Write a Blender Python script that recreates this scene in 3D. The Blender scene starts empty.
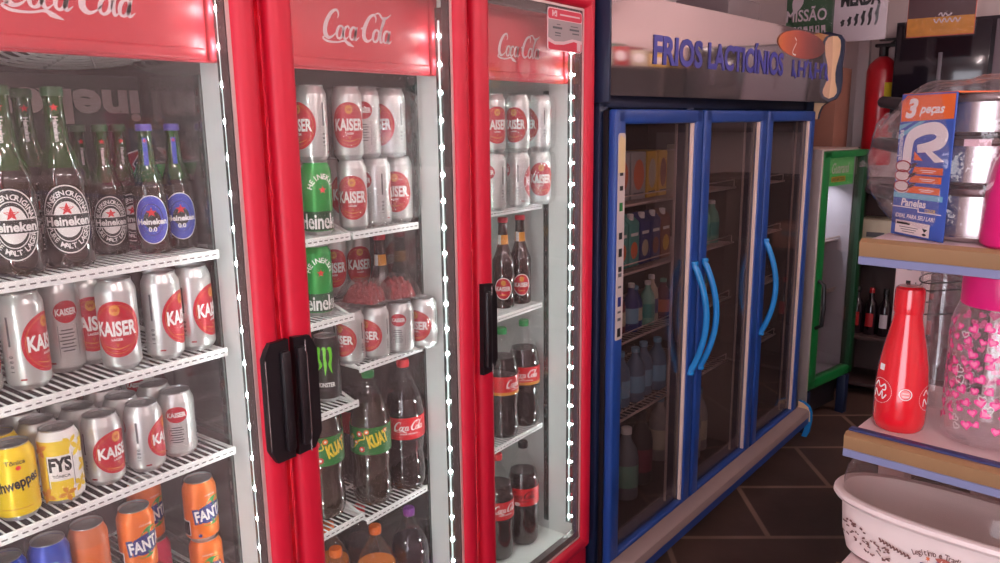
import bpy, bmesh, math, random
from math import sin, cos, pi, radians, atan2, sqrt, hypot
from mathutils import Vector, Matrix
random.seed(7)
sc = bpy.context.scene
COL = sc.collection
sc.view_settings.view_transform = 'Standard'
try: sc.view_settings.look = 'None'
except Exception: pass
sc.view_settings.gamma = 1.0
sc.view_settings.use_curve_mapping = False
sc.view_settings.exposure = 0.0
sc.cycles.use_denoising = True
sc.cycles.transparent_max_bounces = 40
sc.cycles.max_bounces = 8
sc.cycles.sample_clamp_indirect = 6.0

# ------------------------------------------------------------------ materials
def lin(c):
    return tuple(((x/12.92) if x <= .04045 else ((x+.055)/1.055)**2.4) for x in c)
def rgb(r, g, b): return lin((r/255., g/255., b/255.))
MATS = {}
def mat(name, col, rough=.5, metal=0., var=.06, vscale=18., bump=0., bscale=60., emit=0., ecol=None, spec=.5, coat=0., trans=0.):
    if name in MATS: return MATS[name]
    m = bpy.data.materials.new(name); m.use_nodes = True
    nt = m.node_tree; b = nt.nodes['Principled BSDF']
    b.inputs['Roughness'].default_value = rough
    b.inputs['Metallic'].default_value = metal
    b.inputs['Specular IOR Level'].default_value = spec
    b.inputs['Coat Weight'].default_value = coat
    b.inputs['Transmission Weight'].default_value = trans
    tc = nt.nodes.new('ShaderNodeTexCoord')
    nz = nt.nodes.new('ShaderNodeTexNoise'); nz.inputs['Scale'].default_value = vscale; nz.inputs['Detail'].default_value = 3
    nt.links.new(tc.outputs['Object'], nz.inputs['Vector'])
    mx = nt.nodes.new('ShaderNodeMix'); mx.data_type = 'RGBA'
    mx.inputs[6].default_value = (*[c*(1-var) for c in col], 1); mx.inputs[7].default_value = (*[min(1, c*(1+var)) for c in col], 1)
    nt.links.new(nz.outputs['Fac'], mx.inputs[0]); nt.links.new(mx.outputs[2], b.inputs['Base Color'])
    if bump:
        n2 = nt.nodes.new('ShaderNodeTexNoise'); n2.inputs['Scale'].default_value = bscale
        nt.links.new(tc.outputs['Object'], n2.inputs['Vector'])
        bp = nt.nodes.new('ShaderNodeBump'); bp.inputs['Strength'].default_value = bump; bp.inputs['Distance'].default_value = .01
        nt.links.new(n2.outputs['Fac'], bp.inputs['Height']); nt.links.new(bp.outputs['Normal'], b.inputs['Normal'])
    if emit:
        b.inputs['Emission Color'].default_value = (*(ecol or col), 1); b.inputs['Emission Strength'].default_value = emit
    MATS[name] = m
    return m
def clear(name, tint=(1, 1, 1), haze=.03, hcol=(.8, .75, .75), ior=1.45, rough=.02, bump=0., bscale=25.):
    """thin clear sheet: transparent, Fresnel mirror, a little diffuse for dust and painted haze"""
    if name in MATS: return MATS[name]
    m = bpy.data.materials.new(name); m.use_nodes = True
    nt = m.node_tree; nt.nodes.clear()
    out = nt.nodes.new('ShaderNodeOutputMaterial')
    tr = nt.nodes.new('ShaderNodeBsdfTransparent'); tr.inputs[0].default_value = (*tint, 1)
    gl = nt.nodes.new('ShaderNodeBsdfGlossy'); gl.inputs['Roughness'].default_value = rough; gl.inputs[0].default_value = (1, 1, 1, 1)
    df = nt.nodes.new('ShaderNodeBsdfDiffuse'); df.inputs[0].default_value = (*hcol, 1)
    fr = nt.nodes.new('ShaderNodeFresnel')
    ge = nt.nodes.new('ShaderNodeNewGeometry'); io = nt.nodes.new('ShaderNodeMapRange')   # same mirror strength on both faces of the sheet
    io.inputs[3].default_value = ior; io.inputs[4].default_value = 1/ior
    nt.links.new(ge.outputs['Backfacing'], io.inputs[0]); nt.links.new(io.outputs[0], fr.inputs[0])
    tc = nt.nodes.new('ShaderNodeTexCoord')
    nz = nt.nodes.new('ShaderNodeTexNoise'); nz.inputs['Scale'].default_value = bscale; nz.inputs['Detail'].default_value = 4
    nt.links.new(tc.outputs['Object'], nz.inputs['Vector'])
    mr = nt.nodes.new('ShaderNodeMapRange'); mr.inputs[3].default_value = haze*.5; mr.inputs[4].default_value = haze*1.5
    nt.links.new(nz.outputs['Fac'], mr.inputs[0])
    m1 = nt.nodes.new('ShaderNodeMixShader'); m2 = nt.nodes.new('ShaderNodeMixShader')
    nt.links.new(mr.outputs[0], m1.inputs[0]); nt.links.new(tr.outputs[0], m1.inputs[1]); nt.links.new(df.outputs[0], m1.inputs[2])
    nt.links.new(fr.outputs[0], m2.inputs[0]); nt.links.new(m1.outputs[0], m2.inputs[1]); nt.links.new(gl.outputs[0], m2.inputs[2])
    if bump:
        bp = nt.nodes.new('ShaderNodeBump'); bp.inputs['Strength'].default_value = bump; bp.inputs['Distance'].default_value = .02
        nt.links.new(nz.outputs['Fac'], bp.inputs['Height'])
        nt.links.new(bp.outputs['Normal'], gl.inputs['Normal']); nt.links.new(bp.outputs['Normal'], fr.inputs['Normal'])
    nt.links.new(m2.outputs[0], out.inputs[0])
    MATS[name] = m
    return m

RED = mat('red_enamel', rgb(208, 20, 52), .48, var=.04)
REDD = mat('red_groove', rgb(120, 12, 30), .5)
HEAD = mat('header_red', rgb(208, 46, 62), .5, var=.03)
LOGO = mat('logo_white', rgb(238, 215, 218), .5)
WHITE_IN = mat('liner_white', rgb(232, 236, 232), .35, var=.03)
STEELIN = mat('liner_steel', rgb(176, 176, 174), .16, metal=.75, var=.03)
BACKW = mat('liner_back', rgb(84, 74, 74), .3, var=.15, vscale=4)
GASKET = mat('gasket_dark', rgb(70, 52, 52), .6)
BEAD = mat('bead_strip', rgb(222, 196, 192), .35, metal=.4)
BLACK = mat('black_plastic', rgb(26, 20, 24), .4)
SILVER = mat('silver_line', rgb(220, 215, 215), .25, metal=.8)
WIRE = mat('wire_white', rgb(244, 244, 242), .35)
DASH = mat('rail_slot', rgb(105, 100, 100), .6)
LED = mat('led_dot', (1, 1, 1), .4, emit=260, ecol=(.86, 1, .97))
LEDB = mat('led_board', rgb(200, 210, 208), .35, emit=.5, ecol=(.86, 1., .98))
LEDP = mat('led_profile', rgb(120, 130, 128), .25, metal=.8)
GLASS = clear('door_pane', haze=.035, hcol=(.85, .72, .72), tint=(.97, .97, .97), ior=1.38, bscale=3)
GLASSB = clear('reflection_haze_pane', haze=.035, hcol=(.5, .36, .34), tint=(.84, .80, .80), ior=1.4, bscale=3)  # brownish reflection haze painted into the pane's diffuse colour
FILM = clear('shrink_film', haze=.03, hcol=(.95, .95, .95), ior=1.5, rough=.08, bump=.9, bscale=22)
BAG = clear('bag_film', haze=.05, hcol=(.8, .72, .74), tint=(.95, .92, .93), ior=1.6, rough=.1, bump=1., bscale=14)
PET = clear('clear_bottle', haze=.012, hcol=(.75, .75, .75), ior=1.5, rough=.05, bscale=30)
JARM = clear('clear_jar', haze=.05, hcol=(.85, .72, .74), ior=1.45, rough=.04, bscale=8)
DOME = clear('clear_dome', haze=.07, hcol=(.75, .64, .62), tint=(.84, .77, .75), ior=1.4, rough=.05, bscale=6)
ALU = mat('can_aluminium', rgb(214, 214, 212), .3, metal=.62, var=.03)
ALUT = mat('can_top', rgb(190, 190, 190), .28, metal=.85)
K_RED = mat('can_red', rgb(188, 8, 38), .35, metal=.1)
K_DRED = mat('can_dark_red', rgb(165, 28, 34), .35)
GOLD = mat('can_gold', rgb(214, 140, 48), .35)
TXW = mat('print_white', rgb(240, 236, 234), .5)
TXG = mat('print_grey', rgb(92, 90, 94), .5)
TXB = mat('print_black', rgb(24, 22, 24), .5)
FAN = mat('orange_can', rgb(240, 118, 26), .32, metal=.2)
FLEAF = mat('leaf_green', rgb(50, 150, 62), .45)
FBLUE = mat('print_blue', rgb(30, 44, 120), .45)
SCH = mat('yellow_can', rgb(248, 208, 24), .32, metal=.2)
FYE = mat('print_yellow', rgb(240, 205, 50), .45)
PEPB = mat('blue_can', rgb(26, 70, 176), .3, metal=.25)
PINKC = mat('pink_can', rgb(222, 50, 96), .35)
HGREEN = mat('green_can', rgb(28, 150, 62), .3, metal=.3)
HDARK = mat('dark_green_band', rgb(16, 66, 38), .4)
MONB = mat('black_can', rgb(22, 24, 24), .35, metal=.2)
MONG = mat('claw_green', rgb(110, 210, 40), .4)
BOTG = mat('green_glass', rgb(28, 68, 20), .08, spec=.7, coat=.3, var=.3, vscale=30)
BOTGD = mat('green_glass_with_beer', rgb(36, 24, 16), .08, spec=.7, coat=.3, var=.3, vscale=30)
CAPD = mat('cap_dark_green', rgb(40, 84, 46), .4)
BOTB = mat('brown_glass', rgb(40, 18, 12), .1, spec=.8, coat=.4)
BEERL = mat('beer_dark', rgb(52, 30, 24), .1, spec=.7, coat=.3)
LBK = mat('label_black', rgb(26, 30, 28), .45)
LBLUE = mat('label_blue', rgb(60, 78, 176), .4, metal=.1)
STAR = mat('star_red', rgb(220, 40, 44), .45)
CAPB = mat('cap_violet', rgb(92, 84, 170), .4)
CAPG = mat('cap_green', rgb(30, 140, 70), .4)
CAPO = mat('cap_orange', rgb(238, 110, 24), .4)
CAPP = mat('cap_purple', rgb(130, 60, 150), .4)
COLA = mat('cola_dark', rgb(30, 14, 12), .1, spec=.7, coat=.3)
COKEL = mat('label_red', rgb(214, 26, 38), .42)
KUATG = mat('label_green', rgb(24, 110, 44), .42)
GUAR = mat('guarana_dark', rgb(48, 32, 14), .12, spec=.7, coat=.3)
ORJ = mat('orange_juice', rgb(240, 130, 24), .2, spec=.6, coat=.2)
GRAPE = mat('grape_dark', rgb(34, 18, 32), .12, spec=.7, coat=.3)
BLUE = mat('blue_enamel', rgb(32, 68, 142), .38, var=.05)
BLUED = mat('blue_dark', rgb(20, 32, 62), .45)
BLUEH = mat('blue_handle', rgb(40, 140, 214), .25, coat=.3)
STEEL = mat('trim_steel', rgb(212, 190, 182), .3, metal=.5)
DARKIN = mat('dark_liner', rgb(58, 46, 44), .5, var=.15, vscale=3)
BEIGEIN = mat('beige_liner', rgb(122, 104, 96), .5, var=.08, vscale=3)
BUMP = mat('bumper_grey', rgb(158, 132, 128), .4)
BEIGE = mat('end_panel_cream', rgb(238, 196, 152), .45)
MIRROR = mat('canopy_mirror', rgb(232, 216, 216), .06, metal=.92, var=.03)
CTEXT = mat('canopy_blue_letters', rgb(72, 70, 158), .4)
GREEN = mat('green_enamel', rgb(18, 112, 52), .4)
GREEND = mat('green_dark', rgb(14, 60, 34), .4)
GSIGN = mat('sign_green', rgb(70, 180, 84), .4, emit=.45, ecol=rgb(60, 170, 80))
LINER_L = mat('lit_liner', rgb(196, 196, 206), .4)
PINKWALL = mat('far_plaster', rgb(204, 184, 182), .8, var=.05, vscale=3)
CARD = mat('cardboard_brown', rgb(140, 92, 76), .8, var=.1)
EXT = mat('extinguisher_red', rgb(196, 22, 38), .3, coat=.3)
SHELFW = mat('shelf_white', rgb(226, 204, 204), .4, var=.03)
RAILG = mat('price_rail_tan', rgb(152, 118, 84), .35, var=.08)
RAILB = mat('price_rail_blue', rgb(124, 130, 168), .35)
RAILN = mat('price_rail_navy', rgb(52, 60, 108), .4)
BOTR = mat('thermos_red', rgb(226, 24, 40), .22, coat=1.)
PINK = mat('hot_pink', rgb(236, 30, 128), .35, coat=.2)
HEART = mat('heart_pink', rgb(240, 70, 150), .4)
HEARTL = mat('heart_light', rgb(250, 140, 185), .4)
PWHITE = mat('bowl_white', rgb(240, 224, 220), .35)
PBROWN = mat('print_brown', rgb(120, 84, 80), .5)
POT = mat('polished_pot', rgb(206, 196, 196), .24, metal=.95)
POTD = mat('pot_seam', rgb(92, 70, 70), .3, metal=.6)
SLB = mat('sleeve_blue', rgb(58, 92, 178), .45)
SLLB = mat('sleeve_light_blue', rgb(120, 190, 214), .45)
SLO = mat('sleeve_orange', rgb(238, 112, 50), .45)

# ------------------------------------------------------------------ mesh builder
_sharp = radians(38)
class MB:
    def __init__(s): s.v = []; s.f = []; s.fm = []; s.mats = []
    def mi(s, m):
        if m not in s.mats: s.mats.append(m)
        return s.mats.index(m)
    def add(s, vs, fs, m):
        o = len(s.v); s.v += [tuple(v) for v in vs]; i = s.mi(m)
        for f in fs: s.f.append([o+k for k in f]); s.fm.append(i)
        return s
    def box(s, a, b, m, bev=0., xf=None, seg=2):
        bm = bmesh.new(); bmesh.ops.create_cube(bm, size=1)
        for v in bm.verts: v.co = Vector([(a[k]+b[k])/2 + v.co[k]*(b[k]-a[k]) for k in range(3)])
        if bev: bmesh.ops.bevel(bm, geom=list(bm.edges), offset=bev, segments=seg, profile=.5, affect='EDGES')
        bm.verts.ensure_lookup_table()
        vs = [(xf @ v.co if xf else v.co.copy()) for v in bm.verts]
        for i, v in enumerate(bm.verts): v.index = i
        fs = [[v.index for v in f.verts] for f in bm.faces]
        bm.free(); return s.add(vs, fs, m)
    def lathe(s, prof, m, seg=28, o=(0, 0, 0), sx=1., sy=1., mats=None, cap0=True, cap1=True):
        vs = []; n = len(prof)
        for r, z in prof:
            for k in range(seg):
                a = 2*pi*k/seg; vs.append((o[0]+r*cos(a)*sx, o[1]+r*sin(a)*sy, o[2]+z))
        base = len(s.v); s.v += vs
        for i in range(n-1):
            mm = s.mi(mats[i] if mats else m)
            for k in range(seg):
                k2 = (k+1) % seg
                s.f.append([base+i*seg+k, base+i*seg+k2, base+(i+1)*seg+k2, base+(i+1)*seg+k]); s.fm.append(mm)
        if cap0 and prof[0][0] > 1e-4: s.f.append([base+k for k in reversed(range(seg))]); s.fm.append(s.mi(mats[0] if mats else m))
        if cap1 and prof[-1][0] > 1e-4: s.f.append([base+(n-1)*seg+k for k in range(seg)]); s.fm.append(s.mi(mats[-1] if mats else m))
        return s
    def tube(s, pts, r, m, seg=8, closed=False):
        pts = [Vector(p) for p in pts]; n = len(pts); vs = []; up = None
        for i, p in enumerate(pts):
            if closed: t = pts[(i+1) % n]-pts[i-1]
            else: t = pts[min(i+1, n-1)]-pts[max(i-1, 0)]
            t.normalize()
            if up is None:
                up = Vector((0, 0, 1)) if abs(t.z) < .9 else Vector((1, 0, 0))
            x = t.cross(up)
            if x.length < 1e-5: x = t.orthogonal()
            x.normalize(); up = x.cross(t)
            rr = r[i] if isinstance(r, (list, tuple)) else r
            for k in range(seg):
                a = 2*pi*k/seg; vs.append(p + x*rr*cos(a) + up*rr*sin(a))
        fs = []
        for i in range(n if closed else n-1):
            j = (i+1) % n
            for k in range(seg):
                k2 = (k+1) % seg; fs.append([i*seg+k, i*seg+k2, j*seg+k2, j*seg+k])
        if not closed: fs += [[k for k in reversed(range(seg))], [(n-1)*seg+k for k in range(seg)]]
        return s.add(vs, fs, m)
    def prism(s, poly, d0, d1, m, fn):
        """poly 2D outline extruded d0..d1; fn(u,v,d)->3D"""
        n = len(poly)
        vs = [fn(u, v, d0) for u, v in poly]+[fn(u, v, d1) for u, v in poly]
        fs = [list(range(n))[::-1], [n+k for k in range(n)]]+[[k, (k+1) % n, n+(k+1) % n, n+k] for k in range(n)]
        return s.add(vs, fs, m)
    def cyl(s, dec, rf, th, zc, off, m, x0=0.):
        """wrap a flat decal (verts2d, faces) round the z axis; th = facing angle of decal x=0"""
        vs = []
        for x, y in dec[0]:
            z = zc+y; r = (rf(z) if callable(rf) else rf); rr = r+off; a = th+(x+x0)/r
            vs.append((rr*cos(a), rr*sin(a), z))
        return s.add(vs, dec[1], m)
    def flat(s, dec, o, ux, uy, m, off=0.):
        o = Vector(o); ux = Vector(ux); uy = Vector(uy); n = ux.cross(uy).normalized()*off
        return s.add([o+ux*x+uy*y+n for x, y in dec[0]], dec[1], m)
    def build(s, name, parent=None, smooth=True, mesh_only=False):
        me = bpy.data.meshes.new(name); me.from_pydata(s.v, [], s.f)
        for m in s.mats: me.materials.append(m)
        me.polygons.foreach_set('material_index', s.fm)
        me.polygons.foreach_set('use_smooth', [smooth]*len(s.f))
        me.update()
        if smooth: me.set_sharp_from_angle(angle=_sharp)
        return me if mesh_only else link(name, me, parent)
def link(name, me, parent=None, loc=None):
    o = bpy.data.objects.new(name, me); COL.objects.link(o)
    if parent: o.parent = parent
    if loc: o.location = loc
    return o
def tag(o, label=None, cat=None, group=None, kind=None):
    if label: o['label'] = label
    if cat: o['category'] = cat
    if group: o['group'] = group
    if kind: o['kind'] = kind
    return o
def thing(name, label, cat, loc=(0, 0, 0), rz=0., group=None):
    o = bpy.data.objects.new(name, None); o.empty_display_size = .05; COL.objects.link(o)
    o.location = loc; o.rotation_euler = (0, 0, rz)
    return tag(o, label, cat, group)

# ------------------------------------------------------------------ flat decals
def ellipse(a, b, rings=5, seg=40, a0=0., b0=0.):
    vs = []; fs = []
    for i in range(rings+1):
        t = i/rings
        for k in range(seg):
            w = 2*pi*k/seg; vs.append(((a0+(a-a0)*t)*cos(w), (b0+(b-b0)*t)*sin(w)))
    for i in range(rings):
        for k in range(seg):
            k2 = (k+1) % seg; q = [i*seg+k, (i+1)*seg+k, (i+1)*seg+k2, i*seg+k2]; fs.append(q)
    return vs, fs
def ring(a, b, w, seg=44): return ellipse(a, b, 1, seg, a-w, b-w)
def rect(w, h, nx=8):
    vs = []; fs = []
    for i in range(nx+1):
        x = -w/2+w*i/nx; vs += [(x, -h/2), (x, h/2)]
    for i in range(nx): fs.append([2*i, 2*i+2, 2*i+3, 2*i+1])
    return vs, fs
def frame(w, h, t):
    vs = [(-w/2, -h/2), (w/2, -h/2), (w/2, h/2), (-w/2, h/2), (-w/2+t, -h/2+t), (w/2-t, -h/2+t), (w/2-t, h/2-t), (-w/2+t, h/2-t)]
    return vs, [[0, 1, 5, 4], [1, 2, 6, 5], [2, 3, 7, 6], [3, 0, 4, 7]]
def star(r, n=5, q=.4):
    vs = [(0, 0)]
    for k in range(2*n):
        rr = r if k % 2 == 0 else r*q; a = pi/2+pi*k/n; vs.append((rr*cos(a), rr*sin(a)))
    return vs, [[0, 1+k, 1+(k+1) % (2*n)] for k in range(2*n)]
def poly(pts): 
    cx = sum(p[0] for p in pts)/len(pts); cy = sum(p[1] for p in pts)/len(pts)
    return [(cx, cy)]+list(pts), [[0, 1+k, 1+(k+1) % len(pts)] for k in range(len(pts))]
def leaf(l, w):
    n = 8; up = [(-l/2+l*i/n, w/2*sin(pi*i/n)) for i in range(n+1)]; dn = [(-l/2+l*i/n, -w/2*sin(pi*i/n)) for i in range(n-1, 0, -1)]
    return poly(up+dn)
def heart(s):
    return poly([(s*.062*16*sin(t)**3*.5, s*.031*(13*cos(t)-5*cos(2*t)-2*cos(3*t)-cos(4*t))) for t in [2*pi*k/18 for k in range(18)]])
def mv(d, dx=0, dy=0, rot=0, s=1., sx=1.):
    c, q = cos(rot), sin(rot)
    return [((x*sx*c-y*q)*s+dx, (x*sx*q+y*c)*s+dy) for x, y in d[0]], d[1]
def join(*ds):
    vs = []; fs = []
    for d in ds:
        o = len(vs); vs += d[0]; fs += [[k+o for k in f] for f in d[1]]
    return vs, fs
_tc = {}
def text(body, h, w=None, bold=0., shear=0., sp=1.):
    """block lettering as a centred flat decal: cap height h, optional exact width w"""
    key = (body, bold, shear, sp)
    if key not in _tc:
        cu = bpy.data.curves.new('lettering', 'FONT'); cu.body = body; cu.offset = bold; cu.shear = shear; cu.space_character = sp
        cu.resolution_u = 3; cu.fill_mode = 'FRONT'
        ob = bpy.data.objects.new('lettering', cu); COL.objects.link(ob)
        dg = bpy.context.evaluated_depsgraph_get(); dg.update()
        me = bpy.data.meshes.new_from_object(ob.evaluated_get(dg))
        vs = [(v.co.x, v.co.y) for v in me.vertices]; fs = [list(p.vertices) for p in me.polygons]
        COL.objects.unlink(ob); bpy.data.objects.remove(ob); bpy.data.meshes.remove(me); bpy.data.curves.remove(cu)
        _tc[key] = (vs, fs)
    vs, fs = _tc[key]
    xs = [v[0] for v in vs]; cx = (min(xs)+max(xs))/2; W = max(xs)-min(xs)
    k = h/.7; kx = (w/W) if w else k
    return [((x-cx)*kx, (y-.35)*k) for x, y in vs], fs
def arc_text(body, h, R, a0, a1, bold=0., sy=1.):
    """letters standing along an arc from angle a0 to a1 (clockwise text when a0>a1)"""
    out = []; n = len(body)
    for i, ch in enumerate(body):
        if ch == ' ': continue
        a = a0+(a1-a0)*(i+.5)/n; d = text(ch, h, None, bold)
        rot = a-pi/2 if a0 > a1 else a+pi/2
        out.append(mv(d, R*cos(a), R*sin(a)*sy, rot))
    return join(*out)
def stroke(pts, sub=6, wk=1.):
    """ribbon through control points (x,y,width)"""
    P = [pts[0]]+list(pts)+[pts[-1]]; q = []
    for i in range(1, len(P)-2):
        for k in range(sub):
            t = k/sub
            q.append([.5*((2*P[i][c])+(-P[i-1][c]+P[i+1][c])*t+(2*P[i-1][c]-5*P[i][c]+4*P[i+1][c]-P[i+2][c])*t*t+(-P[i-1][c]+3*P[i][c]-3*P[i+1][c]+P[i+2][c])*t**3) for c in range(3)])
    q.append(list(pts[-1]))
    vs = []; fs = []
    for i, (x, y, w) in enumerate(q):
        w *= wk; a = q[max(i-1, 0)]; b = q[min(i+1, len(q)-1)]; dx, dy = b[0]-a[0], b[1]-a[1]; L = hypot(dx, dy) or 1
        nx, ny = -dy/L*max(w, 1e-5)/2, dx/L*max(w, 1e-5)/2; vs += [(x+nx, y+ny), (x-nx, y-ny)]
    for i in range(len(q)-1): fs.append([2*i, 2*i+1, 2*i+3, 2*i+2])
    return vs, fs
def cola_script(width):
    S = []
    def bs(p, k=6): return stroke(p, k, 1.3)
    def o(cx, rx=.15, ry=.23, cy=.23):
        S.append(bs([(cx+rx*cos(a), cy+ry*sin(a), .045+.055*abs(cos(a+.3))) for a in [pi*.5+2*pi*k/10 for k in range(11)]], 3))
    def C(x):
        S.append(bs([(x+.60, .72, .03), (x+.60, .88, .05), (x+.46, 1., .07), (x+.24, .86, .12), (x+.09, .5, .15), (x+.12, .16, .14), (x+.32, .0, .09), (x+.52, .08, .05), (x+.66, .26, .02)]))
    C(0); o(.82)
    S.append(bs([(1.24, .38, .05), (1.16, .47, .05), (1.03, .38, .09), (1.01, .14, .1), (1.14, .0, .06), (1.28, .12, .02)]))
    def a(cx):
        o(cx, .14); S.append(bs([(cx+.17, .47, .05), (cx+.13, .18, .1), (cx+.2, .0, .07), (cx+.34, .12, .02)]))
    a(1.46); S.append(bs([(1.82, .44, .05), (1.94, .47, .05)]))
    C(1.92); o(2.66)
    S.append(bs([(2.36, 1.0, .03), (2.62, 1.08, .05), (2.86, .92, .08), (3.08, .95, .07), (3.3, 1.1, .02)]))
    S.append(bs([(2.84, .3, .03), (2.98, .7, .05), (3.02, .93, .05), (2.92, .8, .08), (2.88, .3, .1), (2.98, .0, .07), (3.1, .1, .02)]))
    a(3.22)
    S.append(bs([(.2, .06, .04), (.05, -.02, .05), (.3, -.13, .06), (.75, -.14, .05), (1.1, -.07, .06), (1.32, -.16, .1), (1.62, -.26, .015)]))
    d = join(*S); vs = [(x+.28*y, y) for x, y in d[0]]
    xs = [v[0] for v in vs]; W = max(xs)-min(xs); c = (max(xs)+min(xs))/2; k = width/W
    return [((x-c)*k, (y-.45)*k) for x, y in vs], d[1]

# ------------------------------------------------------------------ drinks
F0 = -pi/2     # every label faces -y before the drink is turned
e1, e2, e3, e4 = .0004, .0007, .0010, .0013
def can_parts(h, r, body_fn, bodym=ALU):
    p = [(r*.70, .001), (r*.76, 0), (r*.82, .003), (r*.97, .010), (r, .014), (r, h*.5), (r, h-.022), (r*.97, h-.017), (r*.82, h-.006), (r*.80, h-.003), (r*.83, h-.001), (r*.83, h), (r*.80, h), (r*.78, h-.004)]
    n = len(p)-1
    mats = [ALUT]*3+[bodym]*6+[ALUT]*(n-9)
    b = MB(); b.lathe(p, bodym, 36, mats=mats, cap0=True, cap1=False); body_fn(b, r, h)
    l = MB(); l.lathe([(.0001, h-.0042), (r*.6, h-.0042), (r*.66, h-.0052), (r*.775, h-.0045)], ALUT, 28, cap0=False, cap1=False)
    t = MB(); t.flat(join(ring(r*.30, r*.24, r*.1, 16)), (0, -r*.1, h-.0028), (1, 0, 0), (0, 1, 0), ALUT)
    t.box((-r*.18, -.0005, h-.0034), (r*.18, r*.3, h-.0022), ALUT, .0004)
    return [('body', b.build('can_body', mesh_only=True)), ('lid', l.build('can_lid', mesh_only=True)), ('pull_tab', t.build('can_tab', mesh_only=True))]
def k_art(b, r, h):
    s = h/.17
    b.cyl(ellipse(.044, .053*s, 5), r, F0, h*.47, e1, K_RED)
    b.cyl(join(ring(.038, .046*s, .0008)), r, F0, h*.47, e2, GOLD)
    b.cyl(ellipse(.009, .010, 2, 20), r, F0, h*.47+.036*s, e2, GOLD)
    b.cyl(text('W', .007, None, .02), r, F0, h*.47+.036*s, e3, K_RED)
    b.cyl(text('KAISER', .026*s, .070, .035), r, F0, h*.48, e3, TXW)
    b.cyl(text('LAGER', .0045, None, .02), r, F0, h*.47-.019*s, e2, TXW)
    b.cyl(text('V', .006, None, .02), r, F0, h*.47-.029*s, e2, GOLD)
    b.cyl(stroke([(-.022, -.012, .001), (0, -.018, .002), (.022, -.012, .001)], 4), r, F0, h*.47-.019*s, e2, GOLD)
    B = F0+pi
    b.cyl(ellipse(.021, .021*s, 3), r, B, h*.68, e1, K_RED)
    b.cyl(text('KAISER', .012*s, .036, .035), r, B, h*.68, e3, TXW)
    b.cyl(frame(.034, .058*s, .0007), r, B, h*.36, e1, TXG)
    for i in range(7): b.cyl(rect(.020+.006*((i*3) % 2), .0022, 4), r, B, h*(.48-.038*i), e1, TXG, x0=-.002)
    for S in (F0+radians(103), F0-radians(103)):
        b.cyl(rect(.0042, .052*s, 1), r, S, h*.62, e1, TXG)
        for i, ch in enumerate('0801'): b.cyl(mv(text(ch, .0065, None, .03), rot=-pi/2), r, S, h*(.36-.052*i), e1, TXG)
        b.cyl(rect(.010, .003, 2), r, S, h*.12, e1, K_DRED, x0=.016)
def fanta_art(b, r, h):
    for th in (F0, F0+pi):
        b.cyl(mv(ellipse(.033, .021, 4, 28), rot=.15), r, th, h*.48, e1, FBLUE)
        b.cyl(mv(leaf(.042, .024), .006, .022, .35), r, th, h*.48, e1, FLEAF)
        b.cyl(mv(leaf(.044, .014), .003, -.021, .2), r, th, h*.48, e1, FLEAF)
        b.cyl(mv(text('FANTA', .027, .076, .10), rot=.12), r, th, h*.48, e2, FBLUE)
        b.cyl(mv(text('FANTA', .023, .068, .035), rot=.12), r, th, h*.48, e3, TXW)
        b.cyl(text('LARANJA', .004, None), r, th, h*.78, e1, TXW)
    for i in range(12): b.cyl(rect(.0011+.0006*(i % 3), .03, 1), r, F0-radians(100), h*.25, e2, TXB, x0=-.010+.0018*i)
    b.cyl(rect(.026, .034, 3), r, F0-radians(100), h*.25, e1, TXW)
    b.cyl(ellipse(.004, .004, 1, 14), r, F0-radians(45), h*.13, e1, FBLUE)
def plain_art(b, r, h):
    for i in range(9): b.cyl(rect(.05, .0025, 8), r, F0, h*(.72-.035*i), e1, CAPO)
    b.cyl(rect(.03, .02, 4), r, F0, h*.3, e1, TXW)
def sch_art(b, r, h):
    b.cyl(mv(text('Schweppes', .019, .082, .03, .12), rot=.20), r, F0, h*.52, e2, TXB)
    b.cyl(text('Tônica', .008, None, .02), r, F0, h*.80, e1, TXB, x0=.004)
    b.cyl(ellipse(.0042, .0042, 1, 14), r, F0, h*.72, e1, STAR, x0=.008)
    b.cyl(rect(.05, .0012, 5), r, F0, h*.18, e1, GOLD)
def fys_art(b, r, h):
    b.cyl(rect(.058, h*.80, 8), r, F0, h*.47, e1*.5, FYE, x0=-.012)
    for (x, y, a, s) in ((-.033, .036, .5, 1), (-.028, -.05, 1.2, 1), (.006, -.048, .3, .9), (.034, .03, .8, 1), (.044, -.004, 2.2, 1), (.032, -.036, 1., 1), (.050, .040, 2.8, .9), (.056, -.03, .2, .9), (.020, .044, 2.4, .9)):
        for k in range(4): b.cyl(mv(leaf(.018*s, .009*s), x+.008*cos(a+k*pi/2), y+.008*sin(a+k*pi/2), a+k*pi/2), r, F0, h*.5, e2*(.9 if x < .016 else 1), FYE if x > .016 else GOLD)
    b.cyl(rect(.042, .060, 6), r, F0, h*.46, e3, TXW); b.cyl(frame(.042, .060, .0008), r, F0, h*.46, e4, TXB)
    b.cyl(text('FYS', .024, .036, .05), r, F0, h*.56, e4, TXB); b.cyl(text('TÔNICA', .005, None, .02), r, F0, h*.40, e4, TXB)
    b.cyl(rect(.036, .014, 5), r, F0, h*.29, e4, FYE)
    for i in range(9): b.cyl(rect(.010, .0016+.0008*(i % 2), 1), r, F0+radians(108), h*(.3+.035*i), e2, TXG)
def hein_art(b, r, h):
    for th in (F0, F0+pi):
        b.cyl(arc_text('HEINEKEN', .012, .030, pi*.95, pi*.05, .02, 1.15), r, th, h*.60, e2, TXW)
        b.cyl(star(.010), r, th, h*.62, e3, STAR)
    b.cyl(rect(2*pi*r, h*.26, 40), r, F0, h*.20, e1, HDARK)
    for th in (F0, F0+pi): b.cyl(text('Heineken', .034, .118, .025), r, th, h*.20, e2, TXW)
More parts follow.
